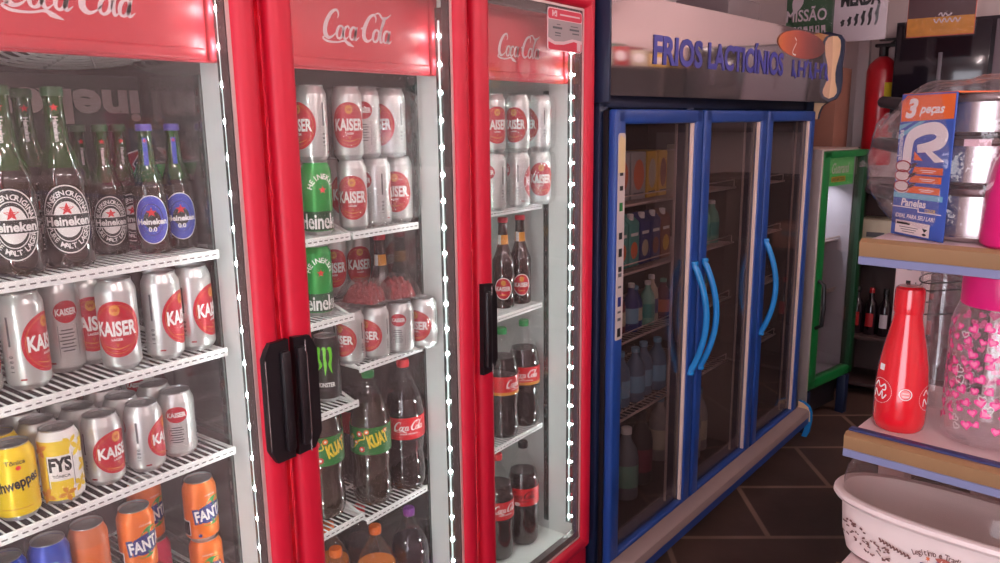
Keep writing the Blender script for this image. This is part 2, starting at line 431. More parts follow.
def pepsi_art(b, r, h):
    b.cyl(ellipse(.022, .022, 3), r, F0, h*.34, e1, TXW)
    b.cyl(mv(leaf(.040, .020), -.002, .009, .3), r, F0, h*.34, e2, STAR); b.cyl(mv(leaf(.040, .018), .002, -.010, .3), r, F0, h*.34, e2, FBLUE)
    b.cyl(ring(.008, .008, .002, 18), r, F0+radians(70), h*.70, e1, SLLB); b.cyl(rect(.03, .02, 3), r, F0+radians(70), h*.15, e1, TXW)
def pink_art(b, r, h): b.cyl(ellipse(.02, .03), r, F0, h*.5, e1, K_DRED); b.cyl(rect(.03, .004), r, F0, h*.5, e2, TXW)
def mon_art(b, r, h):
    for x, l, q in ((-.013, .030, -.002), (0, .044, 0.), (.013, .040, .002)):
        b.cyl(stroke([(x-.006, .034, .002), (x, .036, .0075), (x+q, .012, .006), (x-q+.001, -.006, .007), (x+q*2, -l+.012, .001)], 5), r, F0, h*.62, e1, MONG)
    b.cyl(text('MONSTER', .0105, .046, .04), r, F0, h*.28, e1, TXW); b.cyl(text('ENERGY', .005, .026, .02), r, F0, h*.20, e1, TXG)
CANS = {
    'kaiser': ('beer_can', can_parts(.170, .035, k_art)), 'kaiser_s': ('beer_can', can_parts(.135, .0345, k_art)),
    'fanta': ('soda_can', can_parts(.134, .034, fanta_art, FAN)), 'plain': ('soda_can', can_parts(.134, .034, plain_art, mat('copper_can', rgb(204, 104, 50), .45))),
    'sch': ('soda_can', can_parts(.134, .0345, sch_art, SCH)), 'fys': ('soda_can', can_parts(.138, .0345, fys_art, TXW)),
    'hein': ('beer_can', can_parts(.170, .035, hein_art, HGREEN)), 'pepsi': ('soda_can', can_parts(.134, .034, pepsi_art, PEPB)),
    'pink': ('soda_can', can_parts(.134, .034, pink_art, PINKC)), 'mon': ('energy_drink_can', can_parts(.165, .033, mon_art, MONB)),
}
def put(kind, x, y, z, d, label, cat, group=None):
    """d: where the label points, degrees to the right of straight at the aisle viewpoint"""
    name, parts = CANS[kind] if kind in CANS else BOTS[kind]
    rz = atan2(-y, -x)+radians(d)+pi/2
    t = thing(name, label, cat, (x, y, z), rz, group); top = None
    for pn, me in parts:
        o = link(pn, me, top if pn in ('pull_tab', 'neck_ring') else t)
        if pn == 'lid': top = o
    return t
def hein_label(b, rf, zc, mm, zero=False, k=1.):
    def L(dec, off, m, dy=0.): b.cyl(([(x*k, (y+dy)*k) for x, y in dec[0]], dec[1]), rf, F0, zc, off, m)
    L(ellipse(.029, .042, 6), e1, TXW); L(ellipse(.0275, .0405, 6), e2, mm)
    if not zero:
        L(ring(.0185, .0275, .0012), e3, TXW)
        L(arc_text('HEINEKEN ORIGINAL', .0062, .0225, pi*.97, pi*.03, .02, 1.45), e3, TXW)
        L(arc_text('PURE MALT LAGER', .0062, .0225, pi*1.08, pi*1.92, .02, 1.45), e3, TXW)
        L(ellipse(.0155, .022, 3, 30), e3, TXW)
        L(star(.0085), e4, STAR, .0125)
        L(rect(.054, .0155, 12), e4, mm, -.002); L(rect(.054, .0008, 12), e4+e1, TXW, .0062); L(rect(.054, .0008, 12), e4+e1, TXW, -.0102)
        L(text('Heineken', .0105, .050, .035), e4+e1, TXW, -.002)
    else:
        L(ring(.0185, .0275, .0009), e3, LBK); L(ellipse(.014, .016, 3, 24), e3, LBK)
        L(star(.009), e4, STAR, .0125)
        L(text('Heineken', .0095, .048, .035), e4, TXW, -.003); L(text('0.0', .0075, None, .03), e4, TXW, -.0165)
def bottle_parts(prof, gm, capm, cap, label_fn, neck_fn=None, liquid=None, seg=32):
    b = MB(); zt = prof[-1][1]
    b.lathe(prof, gm, seg, mats=[BOTGD if (gm is BOTG and z1_ < zt*.60) else gm for (_, z1_) in prof[1:]])
    parts = [('body', b.build('bottle_body', mesh_only=True))]
    if liquid:
        l = MB(); l.lathe(liquid[0], liquid[1], seg); parts.append(('liquid', l.build('bottle_liquid', mesh_only=True)))
    c = MB(); r, z0, z1 = cap
    c.lathe([(r, z0), (r*1.02, z0+.002), (r*1.02, z1-.003), (r*.92, z1)], capm, 22); parts.append(('cap', c.build('bottle_cap', mesh_only=True)))
    lb = MB(); label_fn(lb); parts.append(('label', lb.build('bottle_label', mesh_only=True)))
    if neck_fn:
        nb_ = MB(); neck_fn(nb_); parts.append(('neck_label', nb_.build('bottle_neck_label', mesh_only=True)))
    return parts
def prof_beer(h, r): # long-neck
    return [(r*.86, 0), (r*.97, .004), (r, .010), (r, h*.50), (r*.97, h*.53), (r*.84, h*.56), (r*.62, h*.64), (r*.47, h*.71), (r*.43, h*.80), (r*.39, h*.93), (r*.43, h*.94), (r*.43, h*.97), (r*.39, h*.985)]
def rint(prof):
    def f(z):
        for (r0, z0), (r1, z1) in zip(prof, prof[1:]):
            if z0 <= z <= z1 and z1 > z0: return r0+(r1-r0)*(z-z0)/(z1-z0)
        return prof[-1][0] if z > prof[-1][1] else prof[0][0]
    return f
P6 = prof_beer(.311, .0385); P3 = prof_beer(.247, .032)
def neck_h(P, z, c, sc_=1.):
    def f(b):
        rf = rint(P)
        b.cyl(mv(star(.0055*sc_), 0, .02*sc_), rf, F0, z, e2, STAR); b.cyl(mv(text('Heineken', .006*sc_, None, .03), rot=-pi/2), rf, F0, z-.008*sc_, e2, TXW)
        if c: b.cyl(rect(.008, .052, 3), rf, F0, z, e1, c)
    return f
def kai_b_label(b):
    b.cyl(ellipse(.029, .036), .0368, F0, .066, e1, TXW); b.cyl(ellipse(.0265, .0335), .0368, F0, .066, e2, K_RED)
    b.cyl(ellipse(.008, .009, 2, 18), .0368, F0, .085, e3, GOLD); b.cyl(text('KAISER', .014, .046, .03), .0368, F0, .066, e3, TXW); b.cyl(rect(.02, .003, 4), .0368, F0, .046, e3, GOLD)
PK = prof_beer(.292, .0365)
def kai_neck(b):
    rf = rint(PK); b.cyl(rect(2*pi*.0165, .030, 24), rf, F0, .222, e1, GOLD); b.cyl(rect(.012, .030, 4), rf, F0, .222, e2, TXW, x0=-.012)
PC = [(.036, 0), (.046, .003), (.0525, .018), (.053, .05), (.0505, .085), (.049, .105), (.052, .13), (.0535, .15), (.0535, .205), (.053, .222), (.049, .248), (.040, .282), (.028, .312), (.018, .330), (.0145, .340), (.014, .346), (.017, .347), (.017, .350), (.0135, .352), (.0135, .362)]
def cut(P, top, k=.985):
    f = rint(P); return [(r*k, max(z, .002)) for r, z in P if z < top]+[(f(top)*k, top)]
def coke_label(dark=False, gold=False):
    def f(b):
        rf = lambda z: .0537
        b.cyl(rect(2*pi*.0537, .062, 48), rf, F0, .182, e1, COKEL)
        for k in range(2):
            b.cyl(cola_script(.088), rf, F0+pi*k, .189, e2, TXB if dark else TXW)
            b.cyl(text('SABOR ORIGINAL', .0045, .05, .02), rf, F0+pi*k, .168, e2, TXB if dark else TXW)
        if dark: b.cyl(ellipse(.010, .007, 2, 18), rf, F0-.35, .158, e2, TXW)
        if gold: b.cyl(rect(2*pi*.0537, .010, 40), rf, F0, .156, e2, GOLD)
        for i in range(8): b.cyl(rect(.0015, .022, 1), rf, F0+pi/2, .178, e2, TXB, x0=-.01+.003*i)
    return f
def kuat_label(b):
    rf = lambda z: .0537
    b.cyl(rect(2*pi*.0537, .075, 48), rf, F0, .185, e1, KUATG)
    for k in range(2):
        th = F0+pi*k
        b.cyl(mv(text('KUAT', .032, .058, .06), rot=.25), rf, th, .190, e2+.0003, FYE, x0=.024)
        for (x, y, s, m) in ((-.026, .020, .008, STAR), (-.006, .026, .007, CAPO), (-.036, -.004, .006, CAPO), (-.020, -.022, .008, STAR), (-.050, .01, .007, FYE), (.045, .025, .006, STAR)):
            b.cyl(mv(ellipse(s, s, 1, 14), x, y), rf, th, .185, e2, m); b.cyl(mv(ellipse(s*.45, s*.45, 1, 10), x, y), rf, th, .185, e3, TXW)
        b.cyl(stroke([(-.045, -.02, .003), (-.028, .002, .004), (-.012, .008, .003), (-.016, .024, .002)], 4), rf, th, .185, e2, FYE)
    b.cyl(rect(.018, .030, 3), rf, F0-1.1, .175, e2, TXW)
    for i in range(6): b.cyl(rect(.0014, .026, 1), rf, F0-1.1, .175, e3, TXB, x0=-.006+.0024*i)
PO = [(.040, 0), (.050, .004), (.0545, .02), (.0545, .10), (.050, .14), (.0535, .19), (.0545, .235), (.051, .262), (.040, .292), (.026, .315), (.017, .330), (.0145, .338), (.014, .346), (.017, .347), (.017, .350), (.0135, .352), (.0135, .362)]
def or_label(c, t):
    def f(b):
        b.cyl(rect(2*pi*.0545, .05, 48), lambda z: .0548, F0, .165, e1+.0006, c); b.cyl(rect(.06, .018, 8), lambda z: .0548, F0, .165, e2+.0006, TXW)
    return f
BOTS = {
    'h600': ('beer_bottle', bottle_parts(P6, BOTG, CAPD, (.0175, .295, .311), lambda b: hein_label(b, .0388, .086, LBK, False, 1.42), neck_h(P6, .250, None, 1.3))),
    'h330': ('beer_bottle', bottle_parts(P3, BOTG, CAPD, (.0145, .234, .247), lambda b: hein_label(b, .0323, .066, LBK, False, 1.12), neck_h(P3, .195, None))),
    'h0': ('beer_bottle', bottle_parts(P3, BOTG, CAPB, (.0145, .234, .247), lambda b: hein_label(b, .0323, .066, LBLUE, True, 1.12), neck_h(P3, .195, LBLUE))),
    'kb': ('beer_bottle', bottle_parts(PK, BOTB, K_RED, (.0165, .277, .292), kai_b_label, kai_neck)),
    'coke': ('soda_bottle', bottle_parts(PC, PET, COKEL, (.0165, .345, .366), coke_label(), None, (cut(PC, .262), COLA))),
    'cokeg': ('soda_bottle', bottle_parts(PC, PET, CAPG, (.0165, .345, .366), coke_label(gold=True), None, (cut(PC, .270), COLA))),
    'cokez': ('soda_bottle', bottle_parts(PC, PET, BLACK, (.0165, .345, .366), coke_label(True), None, (cut(PC, .262), COLA))),
    'kuat': ('soda_bottle', bottle_parts(PC, PET, CAPG, (.0165, .345, .366), kuat_label, None, (cut(PC, .285), GUAR))),
    'orange': ('soda_bottle', bottle_parts(PO, PET, CAPO, (.0165, .345, .366), or_label(CAPO, 'FANTA'), None, (cut(PO, .255), ORJ))),
    'grape': ('soda_bottle', bottle_parts(PO, PET, CAPP, (.0165, .345, .366), or_label(CAPP, 'FANTA'), None, (cut(PO, .275), GRAPE))),
}

# ------------------------------------------------------------------ red coolers
D = 1.2424; SX = [.3265, .9485, 1.570, 2.1945]
YI0, YI1 = 1.300, 1.90           # cabinet mouth and inner back
TOP = 2.12; ZF = .265
def wire_shelf(parent, x0, x1, z, yf, yb=1.86, hook=False):
    b = MB(); n = int((x1-x0)/.0155)
    for i in range(n+1):
        x = x0+.004+(x1-x0-.008)*i/n; b.tube([(x, yf+.002, z), (x, yb, z)], .0019, WIRE, 5)
    for y in (yf+.18, yf+.34, yb): b.tube([(x0, y, z-.004), (x1, y, z-.004)], .0035, WIRE, 6)
    for x in (x0+.002, x1-.002): b.tube([(x, yf, z-.003), (x, yb, z-.003)], .0035, WIRE, 6)
    if hook:
        for x in hook: b.tube([(x, yf, z-.006), (x, yf+.01, z-.002), (x, yf+.12, z+.035), (x, yf+.2, z+.036), (x, yb, z+.036)], .0035, WIRE, 6)
    sh = b.build('shelf', parent)
    r = MB(); r.box((x0, yf-.005, z-.014), (x1, yf, z+.004), WIRE, .0012, seg=1)
    k = int((x1-x0)/.016)
    for i in range(k):
        x = x0+.004+(x1-x0-.008)*(i+.2)/k; r.box((x, yf-.0055, z-.0065), (x+.0095, yf-.0045, z-.0040), DASH)
    r.build('front_rail', sh)
    return sh
def cooler(k, label):
    x0, x1 = SX[k]+.006, SX[k+1]-.006
    t = thing('display_cooler', label, 'cooler', ((x0+x1)/2, 1.6, 0))
    cx, cy = (x0+x1)/2, 1.6
    def P(mb, name, parent=t):
        mb.v = [(v[0]-cx, v[1]-cy, v[2]) for v in mb.v]; return mb.build(name, parent)
    i0, i1 = SX[k]+.040, SX[k+1]-.038
    b = MB()
    b.box((x0, YI0, .20), (i0-.004, 1.96, TOP), RED, .004); b.box((i1+.004, YI0, .20), (x1, 1.96, TOP), RED, .004)
    b.box((x0, YI0, 2.05), (x1, 1.96, TOP), RED, .004); b.box((x0, 1.93, .2), (x1, 1.96, TOP), BLACK)
    b.box((x0, YI0, .19), (x1, 1.96, ZF-.02), RED, .004)
    P(b, 'cabinet')
    l = MB()
    bk_, sd__ = (BACKW, STEELIN) if k < 2 else (mat('liner_pale', rgb(196, 200, 198), .4), mat('liner_pale_side', rgb(206, 210, 208), .35))
    YJ = 1.402; l.box((i0-.004, YI0-.001, ZF-.01), (i0, YJ, 2.05), WHITE_IN); l.box((i1, YI0-.001, ZF-.01), (i1+.004, YJ, 2.05), WHITE_IN); l.box((i0-.004, YJ, ZF-.01), (i0, YI1, 2.05), sd__); l.box((i1, YJ, ZF-.01), (i1+.004, YI1, 2.05), sd__)
    l.box((i0-.004, YI1, ZF-.01), (i1+.004, YI1+.01, 2.05), bk_); l.box((i0-.004, YI0, 2.04), (i1+.004, YI1, 2.05), WHITE_IN)
    l.box((i0-.004, YI0, ZF-.012), (i1+.004, YI1, ZF), WHITE_IN)
    P(l, 'liner')
    g = MB(); g.box((x0+.004, 1.262, .05), (x1-.004, 1.32, .232), RED, .01)
    for i in range(6): g.box((x0+.06, 1.2605, .075+.022*i), (x1-.06, 1.2635, .085+.022*i), REDD)
    g.box((x0+.03, 1.30, 0), (x1-.03, 1.9, .19), BLACK)
    P(g, 'base_grille')
    # door
    o0, o1, z0, z1 = SX[k]+.0125, SX[k+1]-.0125, .242, 2.092
    w = .057; wl = .060
    d = MB()
    def bar(a, b_): d.box((a[0], D, a[1]), (b_[0], D+.05, b_[1]), RED, .021, seg=5)
    bar((o0, z0), (o0+wl, z1)); bar((o1-.051, z0), (o1, z1)); bar((o0+.01, z0), (o1-.01, z0+.048)); bar((o0+.01, z1-w), (o1-.01, z1))
    door = P(d, 'door')
    gl = MB(); gl.box((o0+w-.012, D+.020, z0+.04), (o1-w+.012, D+.023, z1-w+.012), GLASS); P(gl, 'pane', door)
    q = MB()
    for (a, c) in (((o0+wl-.004, z0+.05), (o0+wl+.002, z1-w)), ((o1-.0575, z0+.05), (o1-.040, z1-w)), ((o0+w, z0+.044), (o1-w, z0+.053)), ((o0+w, z1-w-.006), (o1-w, z1-w+.012))):
        q.box((a[0], D+.017, a[1]), (c[0], D+.0195, c[1]), BEAD)
    P(q, 'bead_strip', door)
    q = MB()
    for (a, c) in (((o0+wl-.01, z0+.04), (o0+wl+.004, z1-w)), ((o1-.0565, z0+.04), (o1-.04, z1-w)), ((o0+w, z0+.04), (o1-w, z0+.072)), ((o0+w, z1-w-.028), (o1-w, z1-w+.01))):
        q.box((a[0], D+.024, a[1]), (c[0], D+.046, c[1]), GASKET)
    P(q, 'gasket', door)
    def handle(right):
        za, zb = 1.035, 1.285
        xe = (o1 if right else o0); sg = -1 if right else 1
        def X(u): return xe+sg*u
        h = MB(); pr = [(-.008, za), (.036, za), (.052, za+.030), (.052, zb-.030), (.036, zb), (-.008, zb)]
        if not right: pr = [(-.008, za), (.034, za+.002), (.054, za+.034), (.054, zb-.036), (.036, zb-.004), (-.004, zb)]
        h.prism(pr, D-.010, D+.004, BLACK, lambda u, v, dd: (X(u), dd, v))
        h.box((min(X(-.004), X(.018)), D-.024, za+.02), (max(X(-.004), X(.018)), D-.008, zb-.02), BLACK, .006)
        pts = [(.012, za+.006), (.012, za+.026), (.026, za+.042), (.026, zb-.044), (.012, zb-.028), (.012, zb-.006)]
        if right: h.tube([(X(.050), D-.0105, za+.032), (X(.050), D-.0105, zb-.032)], .0010, SILVER, 6)
        else: h.tube([(X(u), D-.0105 if u > .02 else D-.025, v) for u, v in pts], .0014, SILVER, 6)
        P(h, 'handle', door)
    if k == 0: handle(True)
    else: handle(False)
    # header
    h = MB(); hz0, hz1, hy = 1.823, 2.005, D+.088
    h.box((i0+.001, hy+.004, hz0-.004), (i1-.001, hy+.030, 2.04), HEAD, .004)
    h.box((i0+.012, hy-.006, hz0), (i1-.032, hy+.01, hz0+.020), HEAD, .006, seg=3)
    h.box((i0+.012, hy-.001, hz0+.018), (i1-.045, hy+.01, hz1), HEAD, .003)
    h.box((i1-.026, hy-.006, hz0-.004), (i1-.001, hy+.01, 2.03), HEAD, .006, seg=3)
    hd = P(h, 'header_panel')
    lg = MB(); lg.flat(cola_script(.212), (cx+.006, hy-.0016, 1.912), (1, 0, 0), (0, 0, 1), LOGO); P(lg, 'lettering', hd)
    # led strips
    for s_, xx in ((1, i1), (-1, i0)):
        e = MB(); a, c = sorted((xx-s_*.014, xx)); 
        e.box((a, YI0+.002, .325), (c, YI0+.024, 1.98), LEDP)
        a, c = sorted((xx-s_*.0150, xx-s_*.0142)); e.box((a, YI0+.009, .33), (c, YI0+.015, 1.95), LEDB)
        for i in range(24):
            z = .345+i*.068; a, c = sorted((xx-s_*.0175, xx-s_*.0152)); e.box((a, YI0+.007, z), (c, YI0+.014, z+.009), LED, .002, seg=1)
            e.box((xx-s_*.0075-.0035, YI0-.0005, z+.001), (xx-s_*.0075+.0035, YI0+.0018, z+.008), LED, .001, seg=1)
        P(e, 'light_strip')
    for s_, xx in ((1, i1), (-1, i0)):
        e = MB(); a, c = sorted((xx-s_*.005, xx)); e.box((a, 1.404, .30), (c, 1.422, 1.80), LEDP)
        for i in range(46): e.box((min(a, c)-.0003, 1.411, .32+.032*i), (max(a, c)+.0003, 1.416, .335+.032*i), GASKET)
        P(e, 'shelf_standard')
    return t, P, door, i0, i1
SHELF_Y = [1.368, 1.385, 1.405]
def shift(o, t):
    for c in [o]+list(o.children): c.data.transform(Matrix.Translation((-t.location.x, -t.location.y, 0)))
c1, P1, dr1, a1, b1 = cooler(0, 'red drinks cooler at the row end with green beer bottles and fan grille behind glass')
for z in (1.457, 1.255, 1.04, .703): shift(wire_shelf(c1, a1+.006, b1-.018, z, SHELF_Y[0]), c1)
g = MB()
for i in range(9): g.tube([(.0295*(i+1)*cos(q), .0295*(i+1)*sin(q), 0) for q in [2*pi*k/48 for k in range(48)]], .0030, WIRE, 5, True)
for i in range(12): g.tube([(.02*cos(i*pi/6), .02*sin(i*pi/6), 0), (.264*cos(i*pi/6), .264*sin(i*pi/6), 0)], .0030, WIRE, 5)
g.lathe([(.001, .004), (.03, .004), (.03, -.004), (.001, -.004)], WIRE, 20)
fg = g.build('fan_guard', c1); fg.location = (.125, -.06, 1.855); fg.rotation_euler = (radians(-10), 0, 0)
fg.scale = (.70, .70, 1)
c2, P2, dr2, a2, b2 = cooler(1, 'red drinks cooler between two red coolers with half-width shelves and green soda bottles')
mid = 1.262
for x0, x1, z in ((a2+.006, mid-.004, 1.446), (mid+.004, b2-.035, 1.446), (a2+.006, mid-.004, 1.250), (a2+.006, mid-.004, 1.028), (mid+.004, b2-.035, 1.112), (a2+.006, mid-.004, .724), (mid+.004, b2-.035, .703)):
    shift(wire_shelf(c2, x0, x1, z, SHELF_Y[1], hook=[x1-.004] if x1 < 1.3 else [x0+.004]), c2)
c3, P3_, dr3, a3, b3 = cooler(2, 'red drinks cooler beside the blue refrigerator with notice card on its door')
for z in (1.440, 1.110, .683): shift(wire_shelf(c3, a3+.006, b3-.045, z, SHELF_Y[2]), c3)
# notice card on cooler 3's door
n = MB(); sx0, sx1, sz0, sz1 = 1.928, 2.118, 1.904, 2.022
def card(u, v, d): return (sx0+(sx1-sx0)*u, D+.0185-d, sz0+(sz1-sz0)*v)
def rr(x0, y0, x1, y1, r, ry):
    o = []
    for (cx_, cy_, s0) in ((x1-r, y1-ry, 0), (x0+r, y1-ry, 1), (x0+r, y0+ry, 2), (x1-r, y0+ry, 3)):
        for i in range(5): q = (s0+i/4)*pi/2; o.append((cx_+r*cos(q), cy_+ry*sin(q)))
    return o
CARDW = mat('card_white', rgb(228, 190, 194), .4); CARDG = mat('card_grey', rgb(166, 150, 150), .5); CARDR = mat('card_red', rgb(214, 48, 74), .4)
n.prism(rr(0, 0, 1, 1, .06, .1), .002, 0, CARDW, card)
n.prism(rr(.015, .74, .985, .975, .05, .08), .0026, .002, CARDR, card)
n.prism([(.02, .30), (.2, .22), (.45, .24), (.7, .32), (.98, .30), (.98, .72), (.02, .72)], .0026, .002, CARDG, card)
n.prism([(.02, .06), (.06, .02), (.94, .02), (.98, .06), (.98, .22), (.75, .26), (.45, .16), (.2, .14), (.02, .20)], .0026, .002, CARDR, card)
n.prism([(.84, .04), (.95, .04), (.95, .24), (.84, .24)], .003, .0026, CARDW, card)
for u, v, w_, h_ in ((.30, .62, .10, .02), (.27, .54, .26, .05), (.28, .42, .16, .03), (.28, .36, .16, .02), (.76, .62, .22, .02), (.76, .54, .28, .045), (.80, .45, .2, .03)):
    n.prism([(u-w_/2, v-h_/2), (u+w_/2, v-h_/2), (u+w_/2, v+h_/2), (u-w_/2, v+h_/2)], .003, .0026, TXG, card)
for i in range(4):
    for j in range(4):
        if (i*j+i) % 3 != 1: n.prism([(.12+.035*i, .80+.035*j), (.15+.035*i, .80+.035*j), (.15+.035*i, .83+.035*j), (.12+.035*i, .83+.035*j)], .003, .0026, CARDW, card)
n.prism([(.34, .84), (.92, .84), (.92, .875), (.34, .875)], .003, .0026, CARDW, card)
P3_(n, 'notice_card', dr3)

# ------------------------------------------------------------------ drinks in cooler 1
zA, zB, zC, zD = 1.4605, 1.2585, 1.0435, .7065
G1 = 'green beer bottles on the top shelf'
put('h600', .555, 1.430, zA, -4, 'big green beer bottle with black oval label, cut by the picture edge', 'bottle', G1)
put('h600', .644, 1.438, zA, 2, 'big green beer bottle with black oval label, front and fully in view', 'bottle', G1)
put('h600', .632, 1.530, zA, 10, 'big green beer bottle behind the fully visible black label bottle', 'bottle', G1)
put('h600', .545, 1.612, zA, 10, 'big green beer bottle third back in the row cut by the picture edge', 'bottle', G1)
put('h600', .548, 1.520, zA, 10, 'big green beer bottle behind the bottle cut by the picture edge', 'bottle', G1)
put('h330', .755, 1.510, zA, 6, 'small dark beer bottle, black label half shaded, left of the blue labels', 'bottle', G1)
for i, (x, y) in enumerate(((.745, 1.577), (.80, 1.53), (.70, 1.570))):
    put('h330', x, y, zA, 20, ['small dark beer bottle directly behind the small black label one', 'small dark beer bottle behind the left blue label bottle', 'small dark beer bottle at the back, far left of its row'][i], 'bottle', G1)
put('h0', .812, 1.455, zA, -2, 'small beer bottle with blue oval label, left of the two', 'bottle', 'blue label beer bottles')
put('h0', .876, 1.466, zA, 6, 'small beer bottle with blue oval label, right of the two', 'bottle', 'blue label beer bottles')
put('hein', .872, 1.545, zA, 45, 'green beer can behind the blue label bottles beside the cooler wall', 'can')
cb = thing('beer_carton', 'dark green beer carton printed upside down behind the top shelf bottles', 'carton', (.742, 1.683, zA))
q = MB(); CARTG = mat('carton_green', rgb(44, 48, 42), .6); q.box((-.16, -.07, 0), (.16, .07, .345), CARTG, .004); q.build('box', cb)
q = MB(); q.flat(mv(text('ineken', .062, .30, .04), rot=pi), (.005, -.0712, .282), (1, 0, 0), (0, 0, 1), mat('carton_print', rgb(170, 150, 148), .6))
q.flat(mv(star(.050), rot=.3), (.105, -.0714, .165), (1, 0, 0), (0, 0, 1), K_DRED, 0); q.flat(mv(star(.058), rot=.3), (.105, -.0708, .165), (1, 0, 0), (0, 0, 1), LOGO); q.build('printing', cb)
GB = 'silver beer cans on the second shelf'
for x, y, d, l in ((.478, 1.460, 20, 'tall silver beer can cut by the picture edge, second shelf'), (.552, 1.446, 62, 'tall silver beer can with red oval turned right, beside the edge-cut can'),
    (.634, 1.492, 197, 'tall silver beer can showing its small red oval and text box'), (.690, 1.500, 6, 'tall silver beer can half hidden behind the front-facing red oval can'),
    (.704, 1.418, -8, 'tall silver beer can with red oval facing straight out, second shelf'), (.789, 1.412, 68, 'tall silver beer can showing dark side print, second from shelf right end'),
    (.860, 1.416, 66, 'tall silver beer can at the right end of the second shelf')):
    put('kaiser', x, y, zB, d, l, 'can', GB)
GC = 'silver beer cans on the third shelf'
for x, y, d, l in ((.654, 1.430, 42, 'short silver beer can beside the yellow and white can'), (.731, 1.420, 80, 'short silver beer can, middle of three in the third shelf front row'),
    (.809, 1.433, 178, 'short silver beer can showing small red oval, third shelf right end'),
    (.572, 1.497, 60, 'short silver beer can behind the yellow and white can'), (.650, 1.505, 70, 'short silver beer can behind the first third-shelf silver can'),
    (.729, 1.496, 90, 'short silver beer can behind the middle third-shelf silver can'), (.808, 1.512, 70, 'short silver beer can behind the small oval can'),
    (.572, 1.572, 90, 'short silver beer can in the third row behind the patterned can'), (.650, 1.580, 90, 'short silver beer can in the third row behind two silver cans'),
    (.729, 1.572, 90, 'short silver beer can deep in the third row, middle'), (.862, 1.68, 170, 'short silver beer can standing alone by the back right of third shelf')):
    put('kaiser_s', x, y, zC, d, l, 'can', GC)
put('sch', .497, 1.421, zC, -2, 'yellow tonic can with black script, third shelf front', 'can')
put('sch', .503, 1.495, zC, 60, 'yellow tonic can behind the front yellow tonic can', 'can')
put('fys', .573, 1.421, zC, -2, 'white and yellow flower-patterned tonic can with boxed letters', 'can')
GD = 'orange soda cans stacked two high'
ZU = zD+.1355
for kind, x, y, z, d, l in (('fanta', .838, 1.428, ZU, 36, 'orange soda can on top of the right-hand stack'), ('fanta', .842, 1.430, zD, 5, 'orange soda can at the bottom of the right-hand stack'),
    ('fanta', .764, 1.515, ZU, 38, 'orange soda can in the back stack above the pink can'), ('fanta', .692, 1.418, ZU, 30, 'orange soda can in the front row with fruit logo, upper layer'),
    ('fanta', .692, 1.420, zD, 30, 'orange soda can beneath the front-row fruit logo can'), ('plain', .606, 1.428, ZU, 0, 'plain ribbed orange can between blue and fruit logo cans'),
    ('plain', .606, 1.430, zD, 10, 'plain orange can beneath the plain ribbed orange can')):
    put(kind, x, y, z, d, l, 'can', GD)
put('pink', .772, 1.515, zD, 0, 'pink soda can under the back orange can', 'can')
for x, z, d, l in ((.464, ZU, 20, 'blue soda can with round emblem cut by the picture edge'), (.536, ZU, -60, 'blue soda can beside the plain orange can'), (.464, zD, 0, 'blue soda can beneath the edge-cut blue can'), (.536, zD, 0, 'blue soda can beneath the blue can beside the orange one')):
    put('pepsi', x, 1.428, z, d, l, 'can', 'blue soda cans')

# ------------------------------------------------------------------ drinks in cooler 2
zR = 1.4497
G2 = 'silver beer cans stacked on the middle cooler top shelf'
put('hein', 1.205, 1.430, zR, 22, 'green beer can on middle cooler top shelf beside the door frame', 'can', 'green beer cans in the middle cooler')
put('hein', 1.204, 1.445, 1.2537, 14, 'green beer can on the half shelf above the black can', 'can', 'green beer cans in the middle cooler')
UZ = zR+.1705
for x, y, z, d, l in ((1.308, 1.420, zR, -2, 'silver beer can with centred red oval, lower layer beside the green can'), (1.400, 1.430, zR, 125, 'silver beer can in the lower layer showing its blank side'),
    (1.488, 1.438, zR, -18, 'silver beer can at the right of the lower layer, oval facing out'), (1.315, 1.52, zR, 80, 'silver beer can in the lower second row behind the centred oval can'), (1.41, 1.53, zR, 80, 'silver beer can in the lower second row, right'),
    (1.203, 1.43, UZ, -58, 'silver beer can in the upper layer beside the door frame'), (1.303, 1.420, UZ, 6, 'silver beer can in the upper layer, large oval facing out'),
    (1.388, 1.446, UZ, 172, 'silver beer can in the upper layer showing its small oval'), (1.462, 1.430, UZ, -60, 'silver beer can in the upper layer, oval turned left'),
    (1.490, 1.512, UZ, 20, 'silver beer can at the upper layer right end, set back'), (1.490, 1.512, zR, 20, 'silver beer can at the lower layer right end, set back'), (1.20, 1.505, zR, 90, 'silver beer can hidden behind the green top shelf can'), (1.225, 1.505, UZ, 40, 'silver beer can in the upper layer second row on the left')):
    put('kaiser', x, y, z, d, l, 'can', G2)
put('mon', 1.221, 1.450, 1.0315, -8, 'black energy drink can with green claw marks', 'can')
zP = 1.1155
GP = 'silver beer cans in the shrink-wrapped pack'
for i, (x, y, d, l) in enumerate(((1.285, 1.428, -50, 'wrapped beer can at the left end of the film pack'), (1.352, 1.407, -48, 'wrapped beer can with half oval, second in the film pack'), (1.424, 1.389, 170, 'wrapped beer can with small oval, third in the film pack'), (1.494, 1.370, -42, 'wrapped beer can at the right end of the film pack'),
    (1.303, 1.498, 90, 'wrapped beer can behind the left end of the film pack'), (1.371, 1.478, 90, 'wrapped beer can behind the second in the film pack'), (1.443, 1.459, 90, 'wrapped beer can behind the third in the film pack'))):
    put('kaiser_s', x, y, zP, d, l, 'can', GP)
